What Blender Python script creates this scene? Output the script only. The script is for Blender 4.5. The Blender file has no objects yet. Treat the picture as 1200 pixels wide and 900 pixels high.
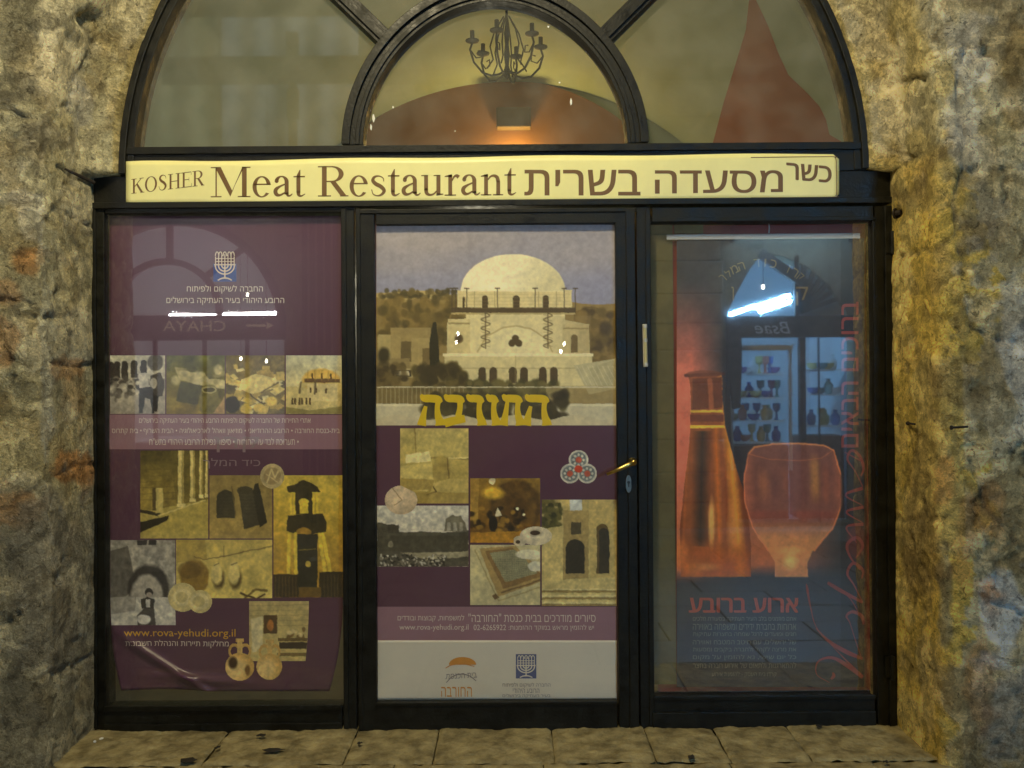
import bpy, bmesh, math, random
import numpy as np
from mathutils import Vector, Matrix, noise
from mathutils.geometry import tessellate_polygon

R = math.radians
sc = bpy.context.scene
col = sc.collection
random.seed(7)
rng = np.random.default_rng(11)

# ------------------------------------------------------------------ camera
F = 1050.0                                   # focal length in pixels of a 1200 px wide picture
CAM = Vector((0.0, -3.5, 1.31))
ROT = Matrix.Rotation(R(90.5), 3, 'X') @ Matrix.Rotation(R(-0.42), 3, 'Z')
cd = bpy.data.cameras.new('camera'); cam = bpy.data.objects.new('camera', cd); col.objects.link(cam)
cd.sensor_width = 36.0; cd.lens = F / 1200 * 36.0; cd.clip_end = 500; cd.clip_start = 0.05
cam.matrix_world = Matrix.Translation(CAM) @ ROT.to_4x4()
sc.camera = cam

# ------------------------------------------------------------------ night sky, exposure
w = bpy.data.worlds.new('World'); sc.world = w; w.use_nodes = True
sky = w.node_tree.nodes.new('ShaderNodeTexSky'); sky.sky_type = 'NISHITA'; sky.sun_disc = False
sky.sun_elevation = R(2); sky.sun_rotation = R(200)
bg = w.node_tree.nodes['Background']; bg.inputs[1].default_value = 0.05
w.node_tree.links.new(sky.outputs[0], bg.inputs[0])
sc.view_settings.view_transform = 'Standard'; sc.view_settings.look = 'None'
sc.view_settings.exposure = 0.0; sc.view_settings.gamma = 1.0
sc.cycles.use_denoising = True
sc.cycles.max_bounces = 8; sc.cycles.transparent_max_bounces = 16
sc.cycles.sample_clamp_indirect = 4.0

LAMP_POWER = 275.0          # lantern on the wall above the arch (night street lighting)
LAMP_COL = (1.0, 0.86, 0.52)

# ------------------------------------------------------------------ helpers
def W(px, py, y=0.0):
    """point of the plane at depth y that the photograph shows at pixel px, py"""
    d = ROT @ Vector(((px - 600) / F, (450 - py) / F, -1.0))
    return CAM + d * ((y - CAM.y) / d.y)
def proj(p):
    q = ROT.transposed() @ (Vector(p) - CAM)
    return 600 + F * q.x / -q.z, 450 - F * q.y / -q.z
def XZ(px, py): p = W(px, py); return p.x, p.z
def lin(c): return tuple(((v/255)/12.92 if v/255 <= 0.04045 else ((v/255+0.055)/1.055)**2.4) for v in c)
def linarr(a):
    a = np.clip(a, 0, 255) / 255.0
    return np.where(a <= 0.04045, a / 12.92, ((a + 0.055) / 1.055) ** 2.4)

def link(name, me, mats, parent=None):
    o = bpy.data.objects.new(name, me); col.objects.link(o)
    for m in (mats if isinstance(mats, (list, tuple)) else [mats]): me.materials.append(m)
    if parent is not None: o.parent = parent
    return o
def tag(o, label=None, cat=None, group=None, kind=None):
    if label: o['label'] = label
    if cat: o['category'] = cat
    if group: o['group'] = group
    if kind: o['kind'] = kind
    return o
def empty(name, loc=(0, 0, 0)):
    o = bpy.data.objects.new(name, None); col.objects.link(o); o.location = loc; o.empty_display_size = .1
    return o

class MB:
    """collects simple shapes into one mesh"""
    def __init__(s, org=(0, 0, 0)): s.v = []; s.f = []; s.o = Vector(org)
    def add(s, vs, fs):
        b = len(s.v); s.v += [tuple(Vector(p) - s.o) for p in vs]; s.f += [tuple(i + b for i in f) for f in fs]
    def box(s, x0, x1, y0, y1, z0, z1):
        x0, x1 = sorted((x0, x1)); y0, y1 = sorted((y0, y1)); z0, z1 = sorted((z0, z1))
        s.add([(x0,y0,z0),(x1,y0,z0),(x1,y1,z0),(x0,y1,z0),(x0,y0,z1),(x1,y0,z1),(x1,y1,z1),(x0,y1,z1)],
              [(3,2,1,0),(4,5,6,7),(0,1,5,4),(1,2,6,5),(2,3,7,6),(3,0,4,7)])
    def pbox(s, px0, py0, px1, py1, y0, y1):
        a = W(px0, (py0+py1)/2); b = W(px1, (py0+py1)/2); c = W((px0+px1)/2, py0); d = W((px0+px1)/2, py1)
        s.box(a.x, b.x, y0, y1, d.z, c.z)
    def prism(s, pts, y0, y1):          # pts: (x, z) outline, convex or not
        n = len(pts)
        ar = sum(pts[i][0]*pts[(i+1)%n][1]-pts[(i+1)%n][0]*pts[i][1] for i in range(n))
        if ar < 0: pts = pts[::-1]
        vs = [(x, y0, z) for x, z in pts] + [(x, y1, z) for x, z in pts]
        tri = tessellate_polygon([[Vector((x, z, 0)) for x, z in pts]])
        fs = []
        for t in tri:
            t = list(t)
            a, b, c = (pts[i] for i in t)
            if (b[0]-a[0])*(c[1]-a[1])-(b[1]-a[1])*(c[0]-a[0]) < 0: t.reverse()
            fs.append(tuple(t)); fs.append(tuple(n+i for i in reversed(t)))
        fs += [((i+1) % n, i, n+i, n+(i+1) % n) for i in range(n)]
        s.add(vs, fs)
    def band(s, inner, outer, y0, y1, closed=False):   # strip between two rows of (x, z) points
        n = len(inner); vs = []
        for (a, b) in zip(inner, outer):
            vs += [(a[0], y0, a[1]), (b[0], y0, b[1]), (b[0], y1, b[1]), (a[0], y1, a[1])]
        fs = []
        for i in range(n - 1 if not closed else n):
            j = (i + 1) % n; p = 4*i; q = 4*j
            for k in range(4):
                fs.append((p+k, p+(k+1) % 4, q+(k+1) % 4, q+k))
        if not closed: fs += [(3, 2, 1, 0), (4*n-4, 4*n-3, 4*n-2, 4*n-1)]
        s.add(vs, fs)
    def tube(s, pts, rad, seg=10, caps=True):
        pts = [Vector(p) for p in pts]; n = len(pts)
        rads = rad if isinstance(rad, (list, tuple)) else [rad]*n
        vs = []; up = None
        for i, p in enumerate(pts):
            t = (pts[min(i+1, n-1)] - pts[max(i-1, 0)]).normalized()
            if up is None:
                up = Vector((0, 0, 1)) if abs(t.z) < .9 else Vector((1, 0, 0))
            a = t.cross(up).normalized(); b = a.cross(t).normalized(); up = b
            for k in range(seg):
                an = 2*math.pi*k/seg
                vs.append(p + (a*math.cos(an) + b*math.sin(an))*rads[i])
        fs = [(i*seg+k, i*seg+(k+1) % seg, (i+1)*seg+(k+1) % seg, (i+1)*seg+k) for i in range(n-1) for k in range(seg)]
        if caps: fs += [tuple(range(seg))[::-1], tuple((n-1)*seg+k for k in range(seg))]
        s.add(vs, fs)
    def lathe(s, prof, c, seg=20, axis='z'):    # prof: (r, h)
        vs = []
        for r, h in prof:
            for k in range(seg):
                an = 2*math.pi*k/seg
                v = (r*math.cos(an), r*math.sin(an), h) if axis == 'z' else (r*math.cos(an), h, r*math.sin(an))
                vs.append(Vector(c) + Vector(v))
        n = len(prof)
        fs = [(i*seg+k, i*seg+(k+1) % seg, (i+1)*seg+(k+1) % seg, (i+1)*seg+k) for i in range(n-1) for k in range(seg)]
        fs += [tuple(range(seg))[::-1], tuple((n-1)*seg+k for k in range(seg))]
        s.add(vs, fs)
    def build(s, name, mat, parent=None, bevel=0, smooth=False):
        me = bpy.data.meshes.new(name); me.from_pydata(s.v, [], s.f)
        bm = bmesh.new(); bm.from_mesh(me); bmesh.ops.recalc_face_normals(bm, faces=bm.faces); bm.to_mesh(me); bm.free()
        o = link(name, me, mat, parent)
        if bevel:
            m = o.modifiers.new('bevel', 'BEVEL'); m.width = bevel; m.segments = 2; m.limit_method = 'ANGLE'; m.angle_limit = R(40)
        if smooth:
            for p in me.polygons: p.use_smooth = True
        return o

# ------------------------------------------------------------------ materials
def mat(name, base, rough=.6, metal=0.0, var=0.0, scale=8.0, bump=0.0, bscale=60.0, col2=None, spec=.5, rvar=0.0):
    m = bpy.data.materials.new(name); m.use_nodes = True; nt = m.node_tree; N = nt.nodes; L = nt.links
    b = N['Principled BSDF']
    b.inputs['Base Color'].default_value = (*base, 1); b.inputs['Roughness'].default_value = rough
    b.inputs['Metallic'].default_value = metal; b.inputs['Specular IOR Level'].default_value = spec
    tc = N.new('ShaderNodeTexCoord')
    if var or col2 or rvar:
        nz = N.new('ShaderNodeTexNoise'); nz.inputs['Scale'].default_value = scale; nz.inputs['Detail'].default_value = 8
        nz.inputs['Roughness'].default_value = .65
        L.new(tc.outputs['Object'], nz.inputs['Vector'])
        cr = N.new('ShaderNodeValToRGB'); L.new(nz.outputs['Fac'], cr.inputs['Fac'])
        c2 = col2 or tuple(min(1, v*(1+var)) for v in base)
        c1 = tuple(v*(1-var) for v in base)
        cr.color_ramp.elements[0].position = .35; cr.color_ramp.elements[1].position = .68
        cr.color_ramp.elements[0].color = (*c1, 1); cr.color_ramp.elements[1].color = (*c2, 1)
        L.new(cr.outputs['Color'], b.inputs['Base Color'])
        if rvar:
            mr = N.new('ShaderNodeMapRange'); L.new(nz.outputs['Fac'], mr.inputs['Value'])
            mr.inputs['From Min'].default_value = .3; mr.inputs['From Max'].default_value = .7
            mr.inputs['To Min'].default_value = max(.05, rough-rvar); mr.inputs['To Max'].default_value = min(1, rough+rvar)
            L.new(mr.outputs['Result'], b.inputs['Roughness'])
    if bump:
        n2 = N.new('ShaderNodeTexNoise'); n2.inputs['Scale'].default_value = bscale; n2.inputs['Detail'].default_value = 6
        L.new(tc.outputs['Object'], n2.inputs['Vector'])
        bp = N.new('ShaderNodeBump'); bp.inputs['Strength'].default_value = bump; bp.inputs['Distance'].default_value = .01
        L.new(n2.outputs['Fac'], bp.inputs['Height']); L.new(bp.outputs['Normal'], b.inputs['Normal'])
    return m
def emit(name, c, s):
    m = bpy.data.materials.new(name); m.use_nodes = True; nt = m.node_tree
    e = nt.nodes.new('ShaderNodeEmission'); e.inputs[0].default_value = (*c, 1); e.inputs[1].default_value = s
    nt.links.new(e.outputs[0], nt.nodes['Material Output'].inputs['Surface']); return m
def vcol_mat(name, rough=.55, bump=.0, bscale=80, fine=0.0, fscale=60, spec=.5, wear=0.0):
    m = bpy.data.materials.new(name); m.use_nodes = True; nt = m.node_tree; N = nt.nodes; L = nt.links
    b = N['Principled BSDF']; b.inputs['Roughness'].default_value = rough; b.inputs['Specular IOR Level'].default_value = spec
    at = N.new('ShaderNodeAttribute'); at.attribute_name = 'paint'
    tc = N.new('ShaderNodeTexCoord'); src = at.outputs['Color']
    if fine:
        nz = N.new('ShaderNodeTexNoise'); nz.inputs['Scale'].default_value = fscale; nz.inputs['Detail'].default_value = 10
        nz.inputs['Roughness'].default_value = .72
        L.new(tc.outputs['Object'], nz.inputs['Vector'])
        mr = N.new('ShaderNodeMapRange'); L.new(nz.outputs['Fac'], mr.inputs['Value'])
        mr.inputs['From Min'].default_value = .3; mr.inputs['From Max'].default_value = .7
        mr.inputs['To Min'].default_value = 1-fine; mr.inputs['To Max'].default_value = 1+fine
        mx = N.new('ShaderNodeMix'); mx.data_type = 'RGBA'; mx.blend_type = 'MULTIPLY'; mx.inputs[0].default_value = 1
        L.new(src, mx.inputs[6]); L.new(mr.outputs['Result'], mx.inputs[7]); src = mx.outputs[2]
    L.new(src, b.inputs['Base Color'])
    if bump:
        n2 = N.new('ShaderNodeTexNoise'); n2.inputs['Scale'].default_value = bscale; n2.inputs['Detail'].default_value = 9
        n2.inputs['Roughness'].default_value = .7
        L.new(tc.outputs['Object'], n2.inputs['Vector'])
        bp = N.new('ShaderNodeBump'); bp.inputs['Strength'].default_value = bump; bp.inputs['Distance'].default_value = .012
        L.new(n2.outputs['Fac'], bp.inputs['Height']); L.new(bp.outputs['Normal'], b.inputs['Normal'])
    return m
def glass_mat(name, tint=(1, 1, 1), base=.085, rough=.0, haze_dirt=0.02):
    """window glass: clear, mirrors a little at right angles and more towards grazing; dust specks and a dusty veil that imitates haze"""
    m = bpy.data.materials.new(name); m.use_nodes = True; nt = m.node_tree; N = nt.nodes; L = nt.links
    for n in list(N):
        if n.type != 'OUTPUT_MATERIAL': N.remove(n)
    tr = N.new('ShaderNodeBsdfTransparent'); tr.inputs[0].default_value = (*tint, 1)
    gl = N.new('ShaderNodeBsdfGlossy'); gl.inputs['Roughness'].default_value = rough
    lw = N.new('ShaderNodeLayerWeight'); pw = N.new('ShaderNodeMath'); pw.operation = 'POWER'; pw.inputs[1].default_value = 5
    L.new(lw.outputs['Facing'], pw.inputs[0])
    ma = N.new('ShaderNodeMath'); ma.operation = 'MULTIPLY_ADD'; ma.inputs[1].default_value = .9; ma.inputs[2].default_value = base
    L.new(pw.outputs[0], ma.inputs[0])
    mx = N.new('ShaderNodeMixShader'); L.new(ma.outputs[0], mx.inputs[0]); L.new(tr.outputs[0], mx.inputs[1]); L.new(gl.outputs[0], mx.inputs[2])
    df = N.new('ShaderNodeBsdfDiffuse'); df.inputs[0].default_value = (.50, .48, .38, 1)  # pale diffuse veil mixed in to imitate haze, besides the dust
    tc = N.new('ShaderNodeTexCoord'); nz = N.new('ShaderNodeTexNoise'); nz.inputs['Scale'].default_value = 7; nz.inputs['Detail'].default_value = 9
    L.new(tc.outputs['Object'], nz.inputs['Vector'])
    n3 = N.new('ShaderNodeTexVoronoi'); n3.inputs['Scale'].default_value = 38; L.new(tc.outputs['Object'], n3.inputs['Vector'])
    sp = N.new('ShaderNodeMath'); sp.operation = 'LESS_THAN'; sp.inputs[1].default_value = .055; L.new(n3.outputs['Distance'], sp.inputs[0])
    mr = N.new('ShaderNodeMapRange'); L.new(nz.outputs['Fac'], mr.inputs['Value'])
    mr.inputs['From Min'].default_value = .3; mr.inputs['From Max'].default_value = .75
    mr.inputs['To Min'].default_value = haze_dirt*.3; mr.inputs['To Max'].default_value = haze_dirt
    s2 = N.new('ShaderNodeMath'); s2.operation = 'MULTIPLY_ADD'; s2.inputs[1].default_value = .12
    L.new(sp.outputs[0], s2.inputs[0]); L.new(mr.outputs['Result'], s2.inputs[2])
    m2 = N.new('ShaderNodeMixShader'); L.new(s2.outputs[0], m2.inputs[0]); L.new(mx.outputs[0], m2.inputs[1]); L.new(df.outputs[0], m2.inputs[2])
    L.new(m2.outputs[0], N['Material Output'].inputs['Surface'])
    return m

M_frame = mat('black_painted_metal', (.007, .0065, .004), .5, 0, .4, 18, .18, 90, col2=(.015, .014, .008), rvar=.18, spec=.32)
M_frame2 = mat('black_painted_bead', (.008, .008, .007), .35, 0, .3, 20, .08, 120)
M_glass = glass_mat('window_glass', base=.095, haze_dirt=.045, rough=.016)
M_glass_hi = glass_mat('fanlight_glass', base=.07, haze_dirt=.20, rough=.02)
M_brass = mat('brass', (.62, .45, .13), .28, 1.0, .15, 30)
M_steel = mat('dull_steel', (.35, .33, .28), .35, 1.0, .2, 40)
M_silver = mat('silver', (.80, .77, .66), .25, .35, .1, 30)
M_iron = mat('rusty_iron', (.035, .025, .018), .75, .3, .4, 30, .4, 120)
M_black_iron = mat('wrought_iron', (.07, .062, .045), .6, .1)

# ------------------------------------------------------------------ STONE WALL round the opening
ZL = XZ(580, 205)[1]                      # level of the ledge where the arch starts
XL, XR = XZ(114, 500)[0], XZ(1043.5, 500)[0]
CX, CZ = XZ(579, 204)
RA = 434 / 300.0
def arch_pt(r, a, cx=CX, cz=CZ): return (cx + r*math.cos(a), cz + r*math.sin(a))

path = []                                  # (kind, value)
ds = .0095
n = int((ZL + .40) / ds)
for i in range(n): path.append(('L', -.40 + (ZL+.40)*i/n))
na = int(math.pi*RA/ds)
for i in range(na+1): path.append(('A', math.pi*(1 - i/na)))
for i in range(1, n+1): path.append(('R', ZL - (ZL+.40)*i/n))
DEP = .43
ts = list(np.arange(-.09, .98, .0095)) + list(np.linspace(1.0, 2.4, 18))
RC = .07                                   # worn corner
def wall_point(kind, v, t):
    rev = DEP - RC
    if t <= rev: yy, off, nb = -t, 0.0, 0.0
    elif t <= rev + RC*math.pi/2:
        a = (t - rev)/RC; yy = -rev - RC*math.sin(a); off = RC*(1-math.cos(a)); nb = math.sin(a)
    else:
        yy = -DEP; off = RC + (t - rev - RC*math.pi/2); nb = 1.0
    k = min(1, max(0, (t-.03)/.14)); k = k*k*(3-2*k)
    if kind == 'A':
        # the arch eases out from its narrow ring at the frame to the width of the jambs
        wob = .5*(1-math.cos(v))
        r1 = (CX - XL)*(1-wob*0) if v > math.pi/2 else (XR - CX)
        r = RA + (max(r1, RA) - RA)*k + off
        N = (math.cos(v), math.sin(v)); x, z = CX + r*N[0], CZ + r*N[1]
    elif kind == 'L': N = (-1, 0); x, z = XL - off, v
    else: N = (1, 0); x, z = XR + off, v
    nrm = Vector((-N[0]*(1-nb), -nb, -N[1]*(1-nb))).normalized()
    return Vector((x, yy, z)), nrm

def fbm(p, o=5): return noise.fractal(p, .9, 2.1, o)
PLAST = []
verts = []; cols = []
def blob(px, py, cx, cy, rx, ry): return math.exp(-((px-cx)/rx)**2 - ((py-cy)/ry)**2)
def mixc(a, b, k): k = max(0, min(1, k)); return [a[i]*(1-k)+b[i]*k for i in range(3)]
C_gray = (.36, .335, .225); C_och = (.56, .405, .10); C_pale = (.58, .51, .34)
C_rust = (.40, .19, .06); C_dark = (.13, .11, .075); C_white = (.60, .58, .52); C_tan = (.43, .365, .195); C_brown = (.26, .19, .085)
CRACKS = [((1038,99),(1085,86),(1130,72),(1205,58)), ((1024,150),(1034,175),(1062,186),(1097,174),(1132,152)), ((1125,201),(1178,199),(1181,240)), ((1131,60),(1124,120),(1133,195),(1121,260),(1129,330),(1140,385)), ((1058,301),(1100,290),(1131,264)),
  ((1045,606),(1078,612),(1112,600)), ((1116,500),(1128,560),(1150,620),(1172,690)), ((1136,540),(1160,600),(1200,650)), ((1140,385),(1170,400),(1205,396)), ((1150,700),(1200,720)), ((1090,560),(1078,640),(1086,720),(1078,800)),
  ((70,195),(112,217)), ((64,246),(109,263)), ((52,150),(38,230),(50,330)), ((-5,345),(30,350),(52,366)), ((56,424),(112,431)), ((-5,604),(30,580),(60,560),(112,544)), ((30,806),(112,768)), ((98,20),(108,60),(84,110),(100,150)), ((-5,130),(40,140)), ((20,440),(0,470)), ((57,255),(54,420),(60,600)), ((0,735),(24,720))]
def seg_d(px, py, pl_):
    m_ = 1e9
    for (x0, y0), (x1, y1) in zip(pl_, pl_[1:]):
        dx, dy = x1-x0, y1-y0; tt = max(0, min(1, ((px-x0)*dx+(py-y0)*dy)/(dx*dx+dy*dy))); m_ = min(m_, (px-x0-tt*dx)**2+(py-y0-tt*dy)**2)
    return math.sqrt(m_)
CBOX = [(min(p[0] for p in c)-10, max(p[0] for p in c)+10, min(p[1] for p in c)-10, max(p[1] for p in c)+10) for c in CRACKS]
for kind, v in path:
    for t in ts:
        p, nr = wall_point(kind, v, t)
        px, py = proj(p)
        q = p + Vector((fbm(p*2.3)*.06, fbm(p*2.3+Vector((9, 2, 4)))*.06, fbm(p*2.3+Vector((3, 7, 1)))*.06))
        big = fbm(p*1.7 + Vector((5, 5, 5))); mid = fbm(p*5.5 + Vector((1, 8, 3)), 4); fin = fbm(p*17.0, 4)
        front = max(0, min(1, (t-.36)/.12)); right = 1 if px > 600 else 0
        # smooth render on the reveals, bare stone on the outer faces
        smooth = (.75 + .5*big) if kind != 'A' else (.45 + .8*big)
        smooth = smooth*(1-front) + front*(.30+.7*big)
        if px < 46 or px > 1132: smooth -= .4
        rough = 1 - .8*max(0, min(1, smooth))
        rid = 1-abs(noise.noise(q*6.5+Vector((2, 5, 7))))*2.2; rid2 = 1-abs(noise.noise(q*15+Vector((8, 1, 3))))*2.2
        ck = 0.0; jx, jy = px + 7*mid + 4*fin, py + 7*fbm(p*6+Vector((7, 7, 7)), 3) + 4*fin
        for c_, bx in zip(CRACKS, CBOX):
            if bx[0] < px < bx[1] and bx[2] < py < bx[3]: ck = max(ck, math.exp(-(seg_d(jx, jy, c_)/2.6)**2))
        ck *= .45+.55*max(0, min(1, .5+2*mid))
        step = max(0, min(1, (fbm(q*3.0+Vector((7, 3, 1)), 4)-.05)*6))          # where a skin of plaster is left
        h = .012*big + (.003+.005*rough)*mid + .006*(rid-.6)*rough + .004*(rid2-.6)*rough + .0035*fin*(.3+.7*rough) + .006*step - .016*ck
        pit = max(0, fbm(p*9+Vector((4, 4, 9)), 3) - .47); h -= .03*pit
        # broken hollows
        for hx, hy, rx, ry, dp in ((104, 22, 11, 8, .06), (30, 60, 10, 22, .03), (1158, 60, 7, 7, .04), (1072, 96, 14, 5, .03), (1050, 185, 22, 5, .03), (50, 372, 30, 4, .03), (22, 300, 30, 5, .025), (1052, 250, 5, 5, .03)):
            if abs(px-hx) < 3*rx and abs(py-hy) < 3*ry: h -= .6*dp*blob(px, py, hx, hy, rx, ry)
        fade = min(1, max(0, (t+.0)/.07)); h *= fade
        if t > 0.02: p = p + nr*h
        verts.append(p)
        # colour of the stone, plaster skins and stains
        if right:
            c = list(C_och if px < 1136+55*mid+30*big else (.46, .385, .215))
            up = max(0, min(1, (215-py)/40+.6*mid)); c = mixc(c, C_tan, up*.8)
            c = mixc(c, C_brown, max(0, min(1, (-mid-.12)*4))*.55)
            c = mixc(c, C_pale if up > .5 or px > 1128 else (.56, .45, .18), step*.6)
            if px > 1110+40*mid: c = mixc(c, C_brown, max(0, min(1, (fbm(q*2.6+Vector((1, 2, 9)), 4)-.02)*5))*.6)
        else:
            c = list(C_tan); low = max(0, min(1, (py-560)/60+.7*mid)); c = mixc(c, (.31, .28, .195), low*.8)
            c = mixc(c, C_gray, max(0, min(1, .4+1.6*fbm(q*2.1+Vector((3, 1, 4)), 4)))*.7*(1-low))
            c = mixc(c, C_brown, max(0, min(1, (-mid-.14)*4))*.5)
            c = mixc(c, C_pale, step*.45*(1-.7*low))
        c = mixc(c, C_dark, min(.85, ck*.7 + pit*1.2))
        jag = fbm(p*8+Vector((2, 2, 2)))*.9
        S = lambda cx, cy, rx, ry, k: max(0, min(1, (blob(px, py, cx, cy, rx, ry)*1.6 - .55 + jag)*2.6))*k
        for cx, cy, rx, ry, cc, k in (
            (55, 420, 9, 170, (.40, .375, .28), .85), (80, 418, 36, 10, (.42, .39, .28), .8), (34, 306, 20, 16, C_rust, .6), (8, 395, 16, 40, C_rust, .5), (88, 460, 22, 26, (.30, .19, .08), .5), (1080, 540, 26, 30, (.20, .14, .05), .6), (1108, 560, 12, 40, C_rust, .5), (85, 548, 34, 22, C_rust, .85), (20, 590, 28, 30, C_rust, .55), (12, 350, 22, 22, C_rust, .5), (78, 432, 22, 14, C_rust, .5), (36, 300, 26, 12, C_rust, .35),
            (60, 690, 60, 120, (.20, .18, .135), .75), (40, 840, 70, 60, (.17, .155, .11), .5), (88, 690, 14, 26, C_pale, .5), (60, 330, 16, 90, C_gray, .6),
            (80, 60, 34, 36, C_pale, .55), (95, 120, 20, 34, C_white, .35), (55, 160, 30, 26, (.13, .11, .08), .6), (15, 30, 30, 60, (.14, .125, .08), .6), (40, 255, 22, 30, C_white, .25),
            (1108, 690, 9, 80, (.22, .19, .11), .9), (1176, 730, 26, 60, C_white, .95), (1196, 440, 16, 80, C_white, .6), (1150, 470, 16, 30, C_brown, .6), (1185, 840, 30, 60, (.36, .33, .27), .7), (1130, 640, 20, 60, C_rust, .45), (1160, 600, 18, 46, C_rust, .4),
            (1078, 640, 34, 60, (.17, .12, .05), .65), (1150, 790, 18, 60, C_rust, .4), (1090, 800, 20, 60, (.50, .40, .2), .5), (1140, 60, 30, 60, C_white, .35), (1130, 130, 26, 60, C_white, .4), (1090, 120, 22, 50, C_gray, .6), (1188, 80, 20, 60, (.20, .13, .04), .7),
            (1055, 130, 22, 60, C_pale, .55), (1150, 180, 18, 30, C_pale, .5), (1080, 225, 40, 20, (.27, .21, .1), .5), (1150, 240, 30, 30, (.20, .175, .13), .6), (1190, 370, 26, 46, C_white, .4), (1150, 365, 18, 26, C_pale, .55), (1170, 275, 30, 16, (.16, .12, .07), .5)):
            if abs(px-cx) < 2.2*rx and abs(py-cy) < 2.2*ry: c = mixc(c, cc, S(cx, cy, rx, ry, k))
        # render strip right beside the frame
        if t < .07 and kind == 'A': c = mixc(c, (.42, .33, .13), .7)
        strk = noise.noise(Vector((p.x*22+p.y*26, p.z*2.2, 1.7)))
        kk = (1.58 if right else 1.56)*(1+.16*strk*(1-front*.6)+.12*fin)
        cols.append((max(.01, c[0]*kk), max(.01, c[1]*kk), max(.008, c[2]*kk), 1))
nT = len(ts)
faces = [(i*nT+j, i*nT+j+1, (i+1)*nT+j+1, (i+1)*nT+j) for i in range(len(path)-1) for j in range(nT-1)]
me = bpy.data.meshes.new('stone_wall'); me.from_pydata([tuple(p) for p in verts], [], faces)
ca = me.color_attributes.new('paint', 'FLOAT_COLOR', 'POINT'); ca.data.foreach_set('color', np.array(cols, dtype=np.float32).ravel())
for p in me.polygons: p.use_smooth = True
M_stone = vcol_mat('old_stone', .92, 0, 70, .38, 26, spec=.2)
def weather(m):
    nt = m.node_tree; N = nt.nodes; L = nt.links; b = N['Principled BSDF']; src = b.inputs['Base Color'].links[0].from_socket
    tc = N.new('ShaderNodeTexCoord')
    def nz(sc_, det, ro, lo, hi, a, z):
        n_ = N.new('ShaderNodeTexNoise'); n_.inputs['Scale'].default_value = sc_; n_.inputs['Detail'].default_value = det; n_.inputs['Roughness'].default_value = ro; n_.inputs['Distortion'].default_value = .6
        L.new(tc.outputs['Object'], n_.inputs['Vector']); r_ = N.new('ShaderNodeMapRange'); r_.inputs['From Min'].default_value = lo; r_.inputs['From Max'].default_value = hi; r_.inputs['To Min'].default_value = a; r_.inputs['To Max'].default_value = z
        L.new(n_.outputs['Fac'], r_.inputs['Value']); return r_.outputs['Result']
    def mul(a, f):
        x = N.new('ShaderNodeMix'); x.data_type = 'RGBA'; x.blend_type = 'MULTIPLY'; x.inputs[0].default_value = 1; L.new(a, x.inputs[6]); L.new(f, x.inputs[7]); return x.outputs[2]
    flakes = nz(8, 13, .62, .52, .55, 1.0, 1.42); flakes2 = nz(19, 12, .66, .455, .485, .70, 1.0); pits = nz(36, 8, .66, .355, .385, .48, 1.0); grit = nz(150, 4, .7, .3, .7, .66, 1.3); mott = nz(4.5, 13, .74, .35, .65, .76, 1.24)
    for f in (flakes, flakes2, pits, grit, mott): src = mul(src, f)
    L.new(src, b.inputs['Base Color'])
    def add(a, c_):
        x = N.new('ShaderNodeMath'); x.operation = 'ADD'; L.new(a, x.inputs[0]); L.new(c_, x.inputs[1]); return x.outputs[0]
    hgt = add(add(add(flakes, pits), flakes2), nz(60, 10, .75, .2, .8, 0, 1.6))
    bp = N.new('ShaderNodeBump'); bp.inputs['Strength'].default_value = 1.0; bp.inputs['Distance'].default_value = .010; L.new(hgt, bp.inputs['Height']); L.new(bp.outputs['Normal'], b.inputs['Normal'])
weather(M_stone)
tag(link('stone_wall', me, M_stone), 'old rough stone wall with patchy yellow plaster arching round the black shopfront', 'wall')

# ------------------------------------------------------------------ ground, threshold
M_pave = mat('paving', (.20, .175, .12), .55, 0, .3, 3, .3, 40, rvar=.15)
g = MB()
for i in range(-8, 9):                                # street slabs in staggered rows, one sheet below them
    for j in range(14):
        x0 = i*.9 + (.45 if j % 2 else 0); y1 = -.86 - j*.42
        if abs(x0) < 6: g.box(x0+.006, x0+.894, y1-.414, y1, -.20, -.135 + random.uniform(-.003, .003))
g.box(-60, 60, -70, -.80, -.30, -.155)
tag(g.build('street', M_pave, bevel=.006), kind='structure')

M_slab = mat('threshold_stone', (.31, .245, .115), .75, 0, .5, 13, 1.0, 38, col2=(.44, .36, .18), spec=.35)
joints1 = [-1.75, (250-600)/318, (408-600)/318, (508-600)/318, (645-600)/318, (758-600)/318, (842-600)/318, (932-600)/318, 1.62]
joints2 = [-2.2, -1.5, -1.02, -.42, .1, .75, 1.25, 2.2]
sl = MB()
slabs = []
def slab_grid(mb, x0, x1, y0, y1, z):
    nx = max(4, int((x1-x0)/.009)); ny = max(4, int((y1-y0)/.009)); vs = []; fs = []
    seed = Vector((random.random()*9, random.random()*9, 0))
    tilt = random.uniform(-.006, .006)
    for j in range(ny+1):
        for i in range(nx+1):
            u = i/nx; v_ = j/ny; x = x0+(x1-x0)*u; y = y0+(y1-y0)*v_
            e = min(u*(x1-x0), (1-u)*(x1-x0), v_*(y1-y0), (1-v_)*(y1-y0)); ed = max(0, 1-e/.011)
            h = z + tilt*(u-.5) + .006*fbm(Vector((x*5, y*5, 0))+seed) +   .005*fbm(Vector((x*22, y*22, 0))+seed) - .007*ed
            vs.append((x, y, h))
    fs = [(j*(nx+1)+i, j*(nx+1)+i+1, (j+1)*(nx+1)+i+1, (j+1)*(nx+1)+i) for j in range(ny) for i in range(nx)]
    mb.add(vs, fs)
for a, b in zip(joints1, joints1[1:]): slab_grid(sl, a+.0018, b-.0018, -.3505, .06, .014)
for a, b in zip(joints2, joints2[1:]): slab_grid(sl, a+.0018, b-.0018, -.80, -.354, .012)
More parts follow.
